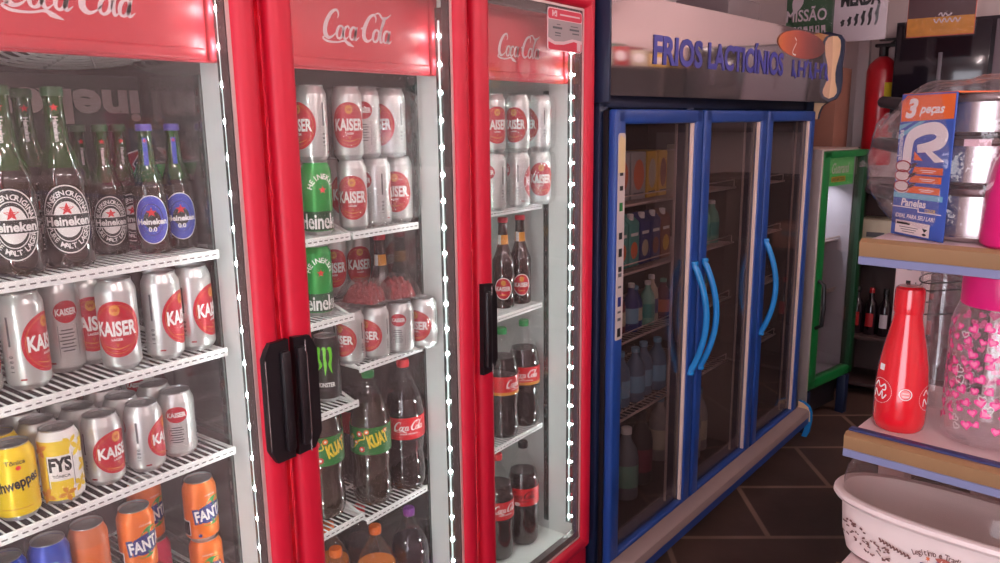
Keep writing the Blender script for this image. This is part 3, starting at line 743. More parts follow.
def film(name, label, x0, x1, y0, y1, z0, z1, rot=0., piv=(0, 0), n=(14, 8, 8), sag=.006):
    """wrinkled sleeve of clear film round a block of cans"""
    random.seed(hash(len(label)) % 99)
    b = MB(); bm = bmesh.new(); bmesh.ops.create_cube(bm, size=1); bmesh.ops.subdivide_edges(bm, edges=list(bm.edges), cuts=9, use_grid_fill=True)
    vs = []
    for v in bm.verts:
        c = v.co.copy(); p = [abs(c.x)*2, abs(c.y)*2, abs(c.z)*2]
        L = (p[0]**9+p[1]**9+p[2]**9)**(1/9.) or 1
        s_ = .5/max(L*.5, 1e-6)*1.0
        c *= s_*(.5*2)/1.0 if L > 0 else 1
        k = 1+.012*sin(c.x*37+c.z*21)+.012*sin(c.z*43+c.y*17+2)
        vs.append(Vector(((x0+x1)/2+c.x*(x1-x0)*k, (y0+y1)/2+c.y*(y1-y0)*k, (z0+z1)/2+c.z*(z1-z0)*(1+.01*sin(c.x*50)))))
    bm.verts.index_update(); fs = [[v.index for v in f.verts] for f in bm.faces]; bm.free()
    M = Matrix.Translation((piv[0], piv[1], 0)) @ Matrix.Rotation(rot, 4, 'Z') @ Matrix.Translation((-piv[0], -piv[1], 0))
    b.add([M @ v for v in vs], fs, FILM)
    o = b.build(name); return tag(o, label, 'film')
film('shrink_wrap', 'clear film wrapped round the pack of silver cans under the snack bags', 1.245, 1.537, 1.360, 1.512, zP-.001, zP+.144, radians(-15), (1.391, 1.435))
film('shrink_wrap', 'clear film wrapped round two layers of cans at the top of the middle cooler', 1.262, 1.528, 1.378, 1.55, zR-.0005, UZ+.172, 0)
# snack bags on the film pack
SNR = mat('snack_red', rgb(136, 16, 26), .4, var=.5, vscale=90, bump=.8, bscale=120); SNC = clear('snack_bag', haze=.04, hcol=(.75, .62, .58), ior=1.32, rough=.1, bump=.8, bscale=60)
for i, (x, y, rz, l) in enumerate(((1.335, 1.425, .25, 'clear bag of red snacks lying on the wrapped cans, left one'), (1.428, 1.405, -.3, 'clear bag of red snacks lying on the wrapped cans, right one'))):
    t = thing('snack_bag', l, 'snack bag', (x, y, zP+.148), rz, 'red snack bags on the wrapped cans')
    def pillow(a, b_, h0, h1, m, name, nz):
        q = MB(); N = 14; vs = []; fs = []
        for sgn in (1, -1):
            for iu in range(N+1):
                for iv in range(N+1):
                    u, v = iu/N*2-1, iv/N*2-1; e = (1-u**4)*(1-v**4)
                    z = (h1 if sgn > 0 else h0)*e**.6+nz*(sin(u*9+v*5)*sin(v*11-u*4)+.5*sin(u*17-v*3)*sin(v*15+1))*e*(1 if sgn > 0 else 0)
                    vs.append((u*a*(1+.04*sin(v*14)), v*b_*(1+.04*sin(u*12)), z))
        M_ = (N+1)**2
        for s2 in (0, 1):
            for iu in range(N):
                for iv in range(N):
                    f = [s2*M_+iu*(N+1)+iv, s2*M_+(iu+1)*(N+1)+iv, s2*M_+(iu+1)*(N+1)+iv+1, s2*M_+iu*(N+1)+iv+1]; fs.append(f if s2 == 0 else f[::-1])
        q.add(vs, fs, m); return q.build(name, t)
    pillow(.036, .045, .003, .042, SNR, 'contents', .010); pillow(.046, .062, -.001, .055, SNC, 'wrapper', .006)
for i, (x, y) in enumerate(((1.414, 1.625), (1.485, 1.605), (1.343, 1.65))):
    put('kaiser', x, y, zP+.125, [0, 10, -5][i], ['silver beer can with bronze sheen behind the snack bags, middle', 'silver beer can with bronze sheen behind the snack bags, right', 'silver beer can with bronze sheen behind the snack bags, left'][i], 'can', 'beer cans at the back of the middle cooler')
q = MB(); q.box((1.30, 1.56, zP), (1.525, 1.70, zP+.124), CARTG, .003); tag(q.build('beer_carton'), 'dark carton under the bronze sheen cans at the back', 'carton')
for i, (x, y) in enumerate(((1.44, 1.76), (1.493, 1.525), (1.37, 1.78))):
    put('kb', x, y, zP, 0, ['dark bottle with orange neck label behind the snack bags, left', 'dark bottle with orange neck label by the cooler wall', 'dark bottle with orange neck label furthest back'][i], 'bottle', 'dark bottles at the back of the middle cooler')
z7 = .7065
put('kuat', 1.356, 1.450, z7, -5, 'large dark soda bottle with green fruit label on the right half shelf', 'bottle', 'dark soda bottles with green labels')
put('kuat', 1.203, 1.465, .7275, 15, 'large dark soda bottle with green fruit label by the door frame', 'bottle', 'dark soda bottles with green labels')
put('coke', 1.475, 1.437, z7, 12, 'large cola bottle with red label beside the green label bottle', 'bottle', 'cola bottles in the middle cooler')
put('coke', 1.43, 1.58, z7, 40, 'large cola bottle behind the gap between green and red labels', 'bottle', 'cola bottles in the middle cooler')
put('kuat', 1.318, 1.60, z7, 40, 'large dark soda bottle behind the front green label bottle', 'bottle', 'dark soda bottles with green labels')
zf = ZF+.0015
GO = 'orange soda bottles on the middle cooler floor'
put('orange', 1.346, 1.440, zf, 0, 'orange soda bottle with orange cap in the middle of the floor row', 'bottle', GO)
put('orange', 1.205, 1.440, zf, 0, 'orange soda bottle with orange cap beside the door frame', 'bottle', GO)
put('orange', 1.28, 1.555, zf, 0, 'orange soda bottle behind the two front orange bottles', 'bottle', GO)
put('grape', 1.474, 1.435, zf, 0, 'dark grape soda bottle with purple cap', 'bottle')
put('coke', 1.40, 1.56, zf, 20, 'cola bottle behind the purple cap bottle', 'bottle', 'cola bottles in the middle cooler')

# ------------------------------------------------------------------ drinks in cooler 3
z3 = 1.4435
G3 = 'silver beer cans wrapped in film on the top shelf'
for x, d0, d1, l in ((1.860, 20, 150, 'by the door frame'), (1.986, -22, 100, 'in the middle'), (2.108, -80, 5, 'at the right end')):
    put('kaiser', x, 1.405, z3, d1, 'film-wrapped beer can in the lower layer '+l, 'can', G3)
    put('kaiser', x, 1.405, z3+.1715, d0, 'film-wrapped beer can in the upper layer '+l, 'can', G3)
film('shrink_wrap', 'clear film wrapped round the upper layer of cans beside the light strip', 1.81, 2.150, 1.362, 1.447, z3+.1705, z3+.345)
film('shrink_wrap', 'clear film wrapped round the lower layer of cans beside the light strip', 1.81, 2.150, 1.362, 1.447, z3-.001, z3+.1695)
put('kb', 1.988, 1.470, 1.1135, 0, 'brown beer bottle with red oval label beside the door frame', 'bottle', 'brown beer bottles')
put('kb', 2.072, 1.462, 1.1135, 8, 'brown beer bottle with red oval label under the film-wrapped cans, right', 'bottle', 'brown beer bottles')
put('cokeg', 1.955, 1.455, .6865, 60, 'green-capped cola bottle beside the door frame', 'bottle', 'green-capped cola bottles')
put('cokeg', 2.080, 1.455, .6865, 8, 'green-capped cola bottle with gold-edged label, right of the pair', 'bottle', 'green-capped cola bottles')
put('cokez', 2.045, 1.437, zf, -2, 'cola bottle with black lettering on red label, cooler floor', 'bottle')
put('coke', 1.915, 1.450, zf, 30, 'cola bottle with white lettering on the third cooler floor', 'bottle', 'cola bottles')

# ------------------------------------------------------------------ blue three-door refrigerator
YB = -4.74048293e-02
EB = Vector((cos(YB), sin(YB), 0)); NB = Vector((-sin(YB), cos(YB), 0)); DBL = 1.2333288*1.0465
S0, BW = 2.05236670*1.0465, .6147993*1.0465
bl = thing('blue_refrigerator', 'blue three-door upright refrigerator with mirrored canopy and blue lettering', 'refrigerator', EB*(S0+BW*1.5)+NB*DBL, YB)
SM = S0+BW*1.5
def BP(mb, name, parent=bl):     # built in (s, depth, z); move to the thing's frame
    mb.v = [(v[0]-SM, v[1], v[2]) for v in mb.v]; return mb.build(name, parent)
E0, E1 = S0+.012, S0+3*BW+.02
q = MB()
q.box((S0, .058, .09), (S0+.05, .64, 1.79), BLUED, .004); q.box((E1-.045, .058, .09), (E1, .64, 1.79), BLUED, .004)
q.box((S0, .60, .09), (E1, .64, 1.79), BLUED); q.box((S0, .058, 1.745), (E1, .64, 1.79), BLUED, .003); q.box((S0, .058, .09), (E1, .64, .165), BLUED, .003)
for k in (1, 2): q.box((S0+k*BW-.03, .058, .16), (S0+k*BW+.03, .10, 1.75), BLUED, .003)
for x in (S0+.1, E1-.1): 
    for y in (.12, .55): q.lathe([(.02, 0), (.025, .01), (.02, .09)], BLACK, 12, (x, y, 0))
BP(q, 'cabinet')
q = MB()
q.box((S0+.05, .10, .165), (E1-.045, .11, .170), DARKIN); q.box((S0+.05, .585, .165), (E1-.045, .60, 1.745), DARKIN)
q.box((S0+.05, .10, .165), (S0+.056, .60, 1.745), DARKIN); q.box((E1-.051, .10, .165), (E1-.045, .60, 1.745), DARKIN)
q.box((S0+2*BW-.01, .10, .165), (S0+2*BW+.01, .59, 1.745), BEIGEIN); q.box((S0+.05, .10, .162), (E1-.045, .60, .17), DARKIN); q.box((S0+.05, .10, 1.74), (E1-.045, .60, 1.747), DARKIN)
BP(q, 'liner')
def bdoor(k):
    o0, o1, z0, z1 = S0+k*BW+.010, S0+(k+1)*BW-.012, .130, 1.740
    w = .058; d = MB()
    for a, b_ in (((o0, z0), (o0+w, z1)), ((o1-w, z0), (o1, z1)), ((o0+.006, z0), (o1-.006, z0+w)), ((o0+.006, z1-.048), (o1-.006, z1))):
        d.box((a[0], 0, a[1]), (b_[0], .034, b_[1]), BLUE, .009, seg=3)
    dr = BP(d, 'door')
    g_ = MB()
    for a, b_ in (((o0+.003, z0+.003), (o0+w-.02, z1-.003)), ((o1-w+.02, z0+.003), (o1-.003, z1-.003)), ((o0+.006, z0+.003), (o1-.006, z0+w-.02)), ((o0+.006, z1-.035), (o1-.006, z1-.003))): g_.box((a[0], .034, a[1]), (b_[0], .056, b_[1]), BLACK, .003, seg=1)
    BP(g_, 'shade_seal', dr)  # black seal added behind the frame, standing in for shade on its side
    g_ = MB(); g_.box((o0+w-.01, .022, z0+w-.01), (o1-w+.01, .026, z1-.04), GLASSB); BP(g_, 'pane', dr)
    g_ = MB(); g_.box((o1-w-.009, .008, z0+w-.004), (o1-w+.003, .0215, z1-.045), mat('trim_bright', rgb(236, 204, 190), .35), .002); g_.box((o1-w-.055, .050, z0+w), (o1-w-.048, .058, z1-.05), STEEL); BP(g_, 'inner_trim', dr)
    h = MB(); right = (k == 0); hx = (o1-.040) if right else (o0+.028)
    zt, zm, zb = (1.165, .955, .725)
    pts = []
    for i in range(21):
        t_ = i/20; z = zt+(zb-zt)*t_; bow = sin(pi*t_)
        pts.append((hx+.014*bow, .002-.058*bow**.8, z))
    h.tube(pts, .0125, BLUEH, 12)
    for z in (zt, zb): h.lathe([(.014, 0), (.016, .006), (.014, .014)], BLUEH, 12, (hx, -.004, z-.007))
    BP(h, 'handle', dr)
    if k == 0:
        s_ = MB(); STK = mat('sticker_white', rgb(206, 190, 186), .5); STY = mat('sticker_yellow', rgb(226, 200, 150), .5)
        px0, px1 = o0+.008, o0+.052
        s_.prism(rr(px0, .985, px1, 1.665, .012, .012)[:10]+rr(px0, .985, px1, 1.665, .006, .006)[10:], -.0014, 0, STK, lambda u, v, dd: (u, dd, v))
        s_.prism([(px0+.002, 1.54), (px1-.002, 1.54), (px1-.002, 1.645), (px0+.012, 1.66), (px0+.002, 1.63)], -.002, -.0014, STY, lambda u, v, dd: (u, dd, v))
        for i, (z, hh, m) in enumerate(((1.535, .008, TXB), (1.490, .012, TXB), (1.43, .022, KUATG), (1.335, .018, TXB), (1.28, .022, TXB), (1.225, .014, TXB), (1.205, .010, TXG), (1.165, .006, TXG), (1.115, .026, FBLUE), (1.08, .006, TXG), (1.055, .008, TXG), (1.01, .024, TXB))):
            hh *= .62; s_.prism([(px0+.012, z-hh), (px1-.012, z-hh), (px1-.012, z+hh), (px0+.012, z+hh)], -.002, -.0014, m, lambda u, v, dd: (u, dd, v))
        BP(s_, 'sticker', dr)
for k in range(3): bdoor(k)
def bshelf(s0, s1, z, d0=.13):
    b = MB(); 
    for i in range(int((s1-s0)/.03)+1): b.tube([(s0+.005+i*.03, d0, z), (s0+.005+i*.03, .56, z)], .0025, STEEL, 5)
    b.tube([(s0, d0, z), (s1, d0, z)], .005, STEEL, 8); b.tube([(s0, d0, z+.035), (s1-.02, d0, z+.035), (s1-.02, d0, z)], .0025, STEEL, 6); b.tube([(s0, .55, z-.003), (s1, .55, z-.003)], .004, STEEL, 6)
    BP(b, 'shelf')
for z in (1.402, 1.150, .890, .585): bshelf(S0+.058, S0+2*BW-.012, z); bshelf(S0+2*BW+.012, E1-.055, z-.01)
# bumper rail along the foot
q = MB(); prof = [(.06, .215), (-.03, .222), (-.085, .205), (-.105, .175), (-.110, .140)]
def ext(poly_, m): q.prism(poly_, S0+.005, E1-.012, m, lambda u, v, dd: (dd, u, v))
FN = lambda u, v, dd: (dd, u, v)
q.prism([(-.003, .180), (-.050, .178), (-.061, .170), (-.065, .155), (-.066, .138), (-.003, .138)], S0+.005, E1-.012, BUMP, FN)
q.prism([(-.003, .138), (-.0655, .138), (-.062, .098), (-.003, .098)], S0+.005, E1-.012, BLUE, FN)
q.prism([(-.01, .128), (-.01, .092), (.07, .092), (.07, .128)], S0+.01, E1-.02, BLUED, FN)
q.prism([(-.004, .216), (-.032, .212), (-.062, .192), (-.076, .160), (-.078, .110), (-.070, .05), (-.056, .018), (-.030, .018), (-.042, .06), (-.046, .10), (-.004, .12)], E1-.012, E1+.004, BLUEH, FN)
q.prism([(-.004, .212), (-.030, .206), (-.056, .188), (-.068, .160), (-.070, .110), (-.004, .125)], E1-.016, E1-.012, BEIGE, FN)
BP(q, 'bumper')
# canopy
q = MB()
cz0, cz1, co = 1.782, 2.098, -.045
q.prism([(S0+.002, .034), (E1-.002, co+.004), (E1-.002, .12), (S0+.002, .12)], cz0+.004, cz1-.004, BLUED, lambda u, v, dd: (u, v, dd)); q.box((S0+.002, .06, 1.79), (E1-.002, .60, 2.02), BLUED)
cpan = BP(q, 'canopy')
q = MB(); N = 24; vs = []; fs = []
for i in range(N+1):
    v = i/N; z = cz0+(cz1-cz0)*v; dpt = -.0025-.006*sin(pi*v)
    vs += [(S0+.004, .030+dpt, z), (E1-.004, co+dpt, z), ]
for i in range(N): fs.append([2*i, 2*i+1, 2*i+3, 2*i+2])
n0 = len(vs); vs += [(v[0], v[1]+.004, v[2]) for v in vs]; fs += [[n0+k for k in f[::-1]] for f in fs]
fs += [[0, n0, n0+1, 1], [2*N, 2*N+1, n0+2*N+1, n0+2*N]]
q.add(vs, fs, MIRROR); mirror = BP(q, 'mirror_panel', cpan)
q = MB()
CK = (co-.030)/(E1-S0)          # the canopy front runs out a little towards its far end
def cf(s_): return .030+CK*(s_-S0)
def serif_word(body, s0, w_, z, h):
    words_ = MB(); d = text(body, h, w_, .035); words_.flat(d, (s0+w_/2, cf(s0+w_/2)-.0105, z), (1, CK, 0), (0, 0, 1), CTEXT)
    BP(words_, 'lettering', cpan)
serif_word('FRIOS', 2.40, .345, 1.936, .088); serif_word('LACTICÍNIOS', 2.79, .70, 1.936, .088)
wm = MB()
for i in range(7):     # a last word, too worn to read
    sx_ = 3.60+.068*i
    wm.flat(rect(.020, .072, 1), (sx_, cf(sx_)-.0105, 1.925), (1, CK, 0), (0, 0, 1), CTEXT)
    wm.flat(mv(rect(.050, .014, 1), rot=(-.9, .0, .8)[i % 3]), (sx_+.024, cf(sx_)-.0106, 1.925+.022*((i % 3)-1)), (1, CK, 0), (0, 0, 1), CTEXT)
BP(wm, 'lettering', cpan)
# fruit picture at the far end of the canopy
q = MB(); PEACH = mat('fruit_peach', rgb(226, 120, 70), .5, var=.35, vscale=6); GRP = mat('fruit_plum', rgb(74, 66, 128), .5, var=.3, vscale=8); LFY = mat('fruit_leaf', rgb(70, 104, 60), .5)
def disc(cx_, cz_, a, b_, m, dd): q.flat(mv(ellipse(a, b_, 3, 30)), (cx_, cf(cx_)-dd, cz_), (1, CK, 0), (0, 0, 1), m)
def ramp(name, stops):       # printed colour blend along the canopy
    m = mat(name, stops[0][1], .45); nt = m.node_tree; bs = nt.nodes['Principled BSDF']
    tc = nt.nodes.new('ShaderNodeTexCoord'); sp_ = nt.nodes.new('ShaderNodeSeparateXYZ'); cr = nt.nodes.new('ShaderNodeValToRGB'); nz = nt.nodes.new('ShaderNodeTexNoise'); nz.inputs['Scale'].default_value = 9
    ad = nt.nodes.new('ShaderNodeMath'); ad.operation = 'MULTIPLY_ADD'; ad.inputs[1].default_value = .16
    mr = nt.nodes.new('ShaderNodeMapRange'); mr.inputs[1].default_value = 3.42-SM; mr.inputs[2].default_value = 4.0-SM
    nt.links.new(tc.outputs['Object'], sp_.inputs[0]); nt.links.new(tc.outputs['Object'], nz.inputs['Vector']); nt.links.new(nz.outputs['Fac'], ad.inputs[0]); nt.links.new(sp_.outputs['X'], ad.inputs[2]); nt.links.new(ad.outputs[0], mr.inputs[0])
    while len(cr.color_ramp.elements) < len(stops): cr.color_ramp.elements.new(.5)
    for e_, (p_, c_) in zip(cr.color_ramp.elements, stops): e_.position = p_; e_.color = (*c_, 1)
    nt.links.new(mr.outputs[0], cr.inputs[0]); nt.links.new(cr.outputs[0], bs.inputs['Base Color'])
    return m
FRUIT = ramp('fruit_print', [(0., rgb(226, 160, 90)), (.2, rgb(216, 110, 70)), (.6, rgb(170, 78, 70)), (1., rgb(110, 66, 66))])
disc(3.70, 2.03, .28, .060, FRUIT, .0095)
q.flat(stroke([(3.60, 2.055, .006), (3.66, 2.02, .007), (3.64, 1.985, .007), (3.58, 1.99, .006), (3.63, 2.04, .005)], 5), (0, cf(3.6)-.0104, 0), (1, 0, 0), (0, 0, 1), TXW)
BP(q, 'fruit_picture', cpan)
q = MB()
def endpanel(x0, x1, m):
    outl = [(.10, 1.70), (.10, 2.115), (-.03, 2.118), (-.085, 2.10), (-.102, 2.075), (-.104, 2.03), (-.098, 1.955), (-.104, 1.88), (-.100, 1.83), (-.085, 1.80), (-.045, 1.782), (-.02, 1.765), (-.008, 1.73), (-.004, 1.70)]
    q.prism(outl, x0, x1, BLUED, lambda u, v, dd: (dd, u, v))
    inn = [(-.043, 2.098), (-.070, 2.094), (-.084, 2.076), (-.088, 2.05), (-.086, 2.01), (-.074, 1.955), (-.071, 1.92), (-.074, 1.88), (-.084, 1.845), (-.084, 1.825), (-.072, 1.808), (-.043, 1.797)]
    q.prism(inn, m[0], m[1], BEIGE, lambda u, v, dd: (dd, u, v))
    q.prism([(.02, 1.70), (.02, 1.782), (-.040, 1.780), (-.016, 1.762), (-.004, 1.73), (0, 1.70)], m[0], m[1], BEIGE, lambda u, v, dd: (dd, u, v))
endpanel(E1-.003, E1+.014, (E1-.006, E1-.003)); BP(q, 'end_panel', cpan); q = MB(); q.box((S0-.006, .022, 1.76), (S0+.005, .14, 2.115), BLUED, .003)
BP(q, 'end_panel', cpan)

# goods in the blue refrigerator (s along the doors, depth behind them)
def bw(s_, d_, z): p = EB*s_+NB*(DBL+d_); return (p.x, p.y, z)
def bmat(n_, r, g_, b_): return mat(n_, rgb(r, g_, b_), .5)
def gable(s_, d_, z, w_, h_, m, m2, capm, label, cat='carton', group=None):
    t = thing('juice_carton', label, cat, bw(s_, d_, z), YB, group)
    b = MB(); b.box((-w_/2, -w_/2, 0), (w_/2, w_/2, h_), m, .002, seg=1)
    b.add([(-w_/2, -w_/2, h_), (w_/2, -w_/2, h_), (w_/2, w_/2, h_), (-w_/2, w_/2, h_), (-w_/2, 0, h_+.035), (w_/2, 0, h_+.035)], [[0, 1, 5, 4], [2, 3, 4, 5], [1, 2, 5], [3, 0, 4]], m)
    b.flat(mv(ellipse(w_*.34, h_*.2, 2, 20), 0, h_*.38), (0, -w_/2-.0008, 0), (1, 0, 0), (0, 0, 1), m2)
    b.flat(mv(rect(w_*.7, .012), 0, h_*.75), (0, -w_/2-.0012, 0), (1, 0, 0), (0, 0, 1), TXW)
    b.build('box', t)
    c = MB(); c.lathe([(.013, h_+.012), (.013, h_+.034), (.011, h_+.036)], capm, 14, (0, -w_*.24, 0)); c.build('cap', t)
def vbox(s_, d_, z, w_, dp, h_, m, m2, label, group=None):
    t = thing('carton_box', label, 'carton', bw(s_, d_, z), YB, group); b = MB(); b.box((-w_/2, 0, 0), (w_/2, dp, h_), m, .003, seg=1); b.build('box', t)
    b = MB(); b.flat(mv(ellipse(min(w_, h_)*.36, h_*.32, 2, 24), 0, h_*.52), (0, -.0008, 0), (1, 0, 0), (0, 0, 1), m2); b.flat(mv(rect(w_*.7, h_*.05), 0, h_*.12), (0, -.0008, 0), (1, 0, 0), (0, 0, 1), TXG); b.build('printing', t)
TEAL = bmat('carton_teal', 60, 150, 140); NAVY = bmat('carton_navy', 36, 52, 120); YEL = bmat('carton_yellow', 216, 170, 40); GRY = bmat('carton_grey', 170, 166, 164); ORG = bmat('carton_orange', 216, 110, 60); BRN = bmat('carton_brown', 130, 70, 40); CRM = bmat('carton_cream', 196, 184, 160); PBL = bmat('bottle_pale_blue', 120, 170, 200); PNK = bmat('bottle_pink', 190, 70, 110); MAR = bmat('bottle_maroon', 110, 30, 50); LGRN = bmat('bottle_mint', 120, 180, 160)
zz = 1.408
for s_, w_, m, m2, l in ((2.52, .11, GRY, ORG, 'grey carton with round emblem on the blue fridge top shelf, first'), (2.64, .11, GRY, ORG, 'grey carton with red emblem on the blue fridge top shelf, second'), (2.745, .08, YEL, CRM, 'yellow carton beside the grey emblem cartons'), (2.835, .07, YEL, BRN, 'yellow carton at the right end of its shelf')):
    vbox(s_, .19, zz, w_, .12, .18, m, m2, l, 'cartons on the blue fridge top shelf')
for s_, m, m2, l in ((2.50, TEAL, ORG, 'teal juice carton by the door sticker'), (2.585, TEAL, ORG, 'teal juice carton with orange picture, second along'), (2.67, NAVY, CRM, 'navy juice carton with pale picture'), (2.755, NAVY, BRN, 'navy juice carton with brown picture'), (2.84, BRN, YEL, 'brown juice carton ending the second shelf row')):
    gable(s_, .21, 1.156, .076, .165, m, m2, TXW, l, 'carton', 'juice cartons on the second shelf')
def bbot(s_, d_, z, r, h_, m, capm, labm, label, group=None):
    t = thing('drink_bottle', label, 'bottle', bw(s_, d_, z), YB, group); b = MB()
    b.lathe([(r*.9, 0), (r, .006), (r, h_*.58), (r*.85, h_*.70), (r*.42, h_*.84), (r*.36, h_*.93)], m, 20); b.build('body', t)
    b = MB(); b.lathe([(r*.44, h_*.92), (r*.44, h_), (r*.38, h_+.002)], capm, 16); b.build('cap', t)
    b = MB(); b.lathe([(r+.0006, h_*.18), (r+.0006, h_*.50)], labm, 20, cap0=False, cap1=False); b.build('label', t)
K3 = [(ORG, TXW, MAR), (MAR, TXW, CRM), (NAVY, TXW, PBL), (NAVY, PBL, CRM), (LGRN, TXW, TEAL), (CRM, TXW, NAVY), (MAR, LGRN, ORG)]
N3 = ['orange', 'maroon', 'navy', 'dark blue with pale cap', 'mint', 'cream', 'maroon with mint cap']
for i in range(7): bbot(2.47+.066*i, .19+.02*(i % 2), .896, .030, .165+.012*(i % 3), *K3[i], 'small '+N3[i]+' drink bottle on the third shelf of the blue fridge', 'small bottles on the third blue fridge shelf')
N4 = ['by the door sticker', 'second along', 'third along', 'fourth along', 'ending the row']
for i in range(5): bbot(2.48+.092*i, .20+.015*(i % 2), .591, .040, .22, bmat('water_blue', 84, 112, 140), PBL, PBL, 'pale blue water bottle on the fourth blue fridge shelf, '+N4[i], 'water bottles in the blue fridge')
bbot(2.64, .22, .172, .052, .30, bmat('water_dim', 110, 120, 126), TXW, LGRN, 'single bottle with pale mint label on the blue fridge floor')
bbot(2.50, .24, .172, .05, .30, MAR, TXB, BRN, 'dark bottle on the blue fridge floor left of the mint label'); bbot(2.80, .24, .172, .05, .32, bmat('bottle_black', 40, 30, 30), TXB, MAR, 'dark bottle on the blue fridge floor right of the mint label')
vbox(3.13, .22, 1.408, .15, .12, .17, CRM, YEL, 'cream carton behind the middle blue door'); vbox(3.26, .26, 1.408, .07, .12, .19, CRM, BRN, 'narrow cream carton behind the middle blue door')
for i, (s_, m, c_, lm) in enumerate(((3.07, MAR, TXW, MAR), (3.15, MAR, LGRN, CRM), (3.24, LGRN, TXW, TEAL), (3.33, LGRN, TXW, TEAL))): bbot(s_, .20, 1.156, .036, .19, m, c_, lm, ['maroon bottle beside the middle door frame', 'maroon bottle with mint cap behind middle door', 'mint bottle behind the middle door, left of two', 'mint bottle behind the middle door, right of two'][i], 'bottles behind the middle blue door')
for i, (s_, m) in enumerate(((3.08, BRN), (3.17, LGRN), (3.27, TEAL))): bbot(s_, .22, .896, .038, .16, m, TXW, CRM, ['brown', 'mint', 'teal'][i]+' jar on the third shelf behind the middle door', 'jars behind the middle blue door')
bbot(3.12, .20, .591, .055, .25, CRM, TXW, LGRN, 'cream milk bottle behind the middle door'); bbot(3.25, .22, .591, .055, .24, PNK, TXW, PNK, 'pink yogurt bottle behind the middle door')
for i, (s_, d_) in enumerate(((3.06, .18), (3.16, .18), (3.06, .29), (3.16, .29), (3.27, .20))): bbot(s_, d_, .172, .046, .30, bmat('jug_grey', 150, 140, 136), bmat('jug_cap', 100, 130, 150), CRM, ['pale jug on the floor beside the middle door frame', 'pale jug on the floor, second along behind middle door', 'pale jug in the second row by the frame', 'pale jug in the second row, right', 'pale jug ending the floor row behind middle door'][i], 'pale jugs behind the middle blue door')
for i, (s_, z, m) in enumerate(((3.72, 1.398, MAR), (3.86, 1.398, BRN), (3.72, 1.146, BRN), (3.88, 1.146, CRM), (3.74, .886, CRM), (3.90, .886, BRN), (3.74, .581, PNK), (3.90, .581, MAR))):
    vbox(s_, .20, z, .11, .12, .10+.02*(i % 3), m, CRM if m is not CRM else BRN, ['maroon', 'brown', 'brown', 'cream', 'cream', 'brown', 'pink', 'maroon'][i]+' box behind the far blue door, '+['top', 'second', 'third', 'fourth'][i//2]+' shelf '+['left', 'right'][i % 2], 'boxes behind the far blue door')
# grey box on the canopy
t = thing('storage_box', 'small grey box lying on top of the blue refrigerator', 'box', bw(3.36, .22, 2.0215), YB)
q = MB(); q.box((-.17, -.12, 0), (.17, .12, .185), mat('box_grey', rgb(120, 104, 106), .6), .004); q.build('box', t)
q = MB(); q.box((.172, -.11, .01), (.176, .11, .16), mat('box_lid_pale', rgb(190, 196, 200), .5), .002); q.build('end_label', t)

# ------------------------------------------------------------------ green cooler beyond
YG = radians(-12.3)
GP0 = Vector((4.215, 1.066, 0))
gf = thing('green_cooler', 'slim drinks cooler with green door frame and lit green soda sign', 'cooler', GP0, YG)
GW, GH = .515, 1.545
q = MB(); q.box((0, .05, .25), (.03, .55, GH), STEEL, .003); q.box((GW-.03, .05, .25), (GW, .55, GH), GREEND, .003); q.box((0, .52, .25), (GW, .55, GH), GREEND); q.box((0, .05, GH-.03), (GW, .55, GH), STEEL, .004); q.box((0, .05, .235), (GW, .55, .265), GREEND)
q.box((-.018, .0, .10), (-.002, .075, GH+.004), STEEL, .004); q.build('cabinet', gf)
q = MB(); q.box((.03, .50, .265), (GW-.03, .52, GH-.03), LINER_L); q.box((.03, .06, .265), (.036, .52, GH-.03), LINER_L); q.box((GW-.036, .06, .265), (GW-.03, .52, GH-.03), LINER_L); q.box((.03, .06, .265), (GW-.03, .52, .272), LINER_L); q.build('liner', gf)
q = MB(); 
for x in (.005, GW-.055): q.box((x, .01, 0), (x+.05, .06, .235), BLUED, .004)
q.box((.03, .08, .06), (GW-.03, .52, .235), BLACK); q.build('base', gf)
d = MB(); w = .075
for a, b_ in (((0, .25), (w, GH-.01)), ((GW-w*.7, .25), (GW, GH-.01)), ((.004, .25), (GW-.004, .25+.05)), ((.004, GH-.045), (GW-.004, GH-.01))): d.box((a[0], 0, a[1]), (b_[0], .048, b_[1]), GREEN if a[0] < .1 else GREEND, .005)
dr = d.build('door', gf)
d = MB(); d.box((w-.01, .02, .29), (GW-w*.7+.01, .024, GH-.04), GLASSB); d.build('pane', dr)
d = MB(); d.tube([(.03, -.002, .86), (.03, -.035, .84), (.03, -.04, .72), (.03, -.035, .62), (.03, -.002, .60)], .011, BLACK, 8); d.build('handle', dr)
d = MB(); d.box((w, .055, GH-.20), (GW-w*.7, .065, GH-.045), GSIGN, .002); sg = d.build('sign', gf)
d = MB(); sx = w+.16
d.flat(mv(text('Guaraná', .055, .20, .02, .3), sx+.07, GH-.105), (0, .0535, 0), (1, 0, 0), (0, 0, 1), TXW)
d.flat(mv(rect(.16, .03), sx+.05, GH-.165), (0, .0535, 0), (1, 0, 0), (0, 0, 1), FYE); d.flat(mv(text('ANTARCTICA', .018, .14, .02), sx+.05, GH-.165), (0, .0530, 0), (1, 0, 0), (0, 0, 1), KUATG)
d.flat(mv(ellipse(.034, .045, 2, 20), w+.045, GH-.125), (0, .0535, 0), (1, 0, 0), (0, 0, 1), STAR); d.flat(mv(ellipse(.012, .02, 2, 16), w+.045, GH-.120), (0, .0530, 0), (1, 0, 0), (0, 0, 1), TXW); d.build('lettering', sg)
for z in (1.02, .72): 
    q = MB(); q.box((.04, .12, z), (GW-.04, .48, z+.006), STEEL); q.tube([(.04, .115, z+.02), (GW-.04, .115, z+.02)], .005, STEEL, 6); q.build('shelf', gf)
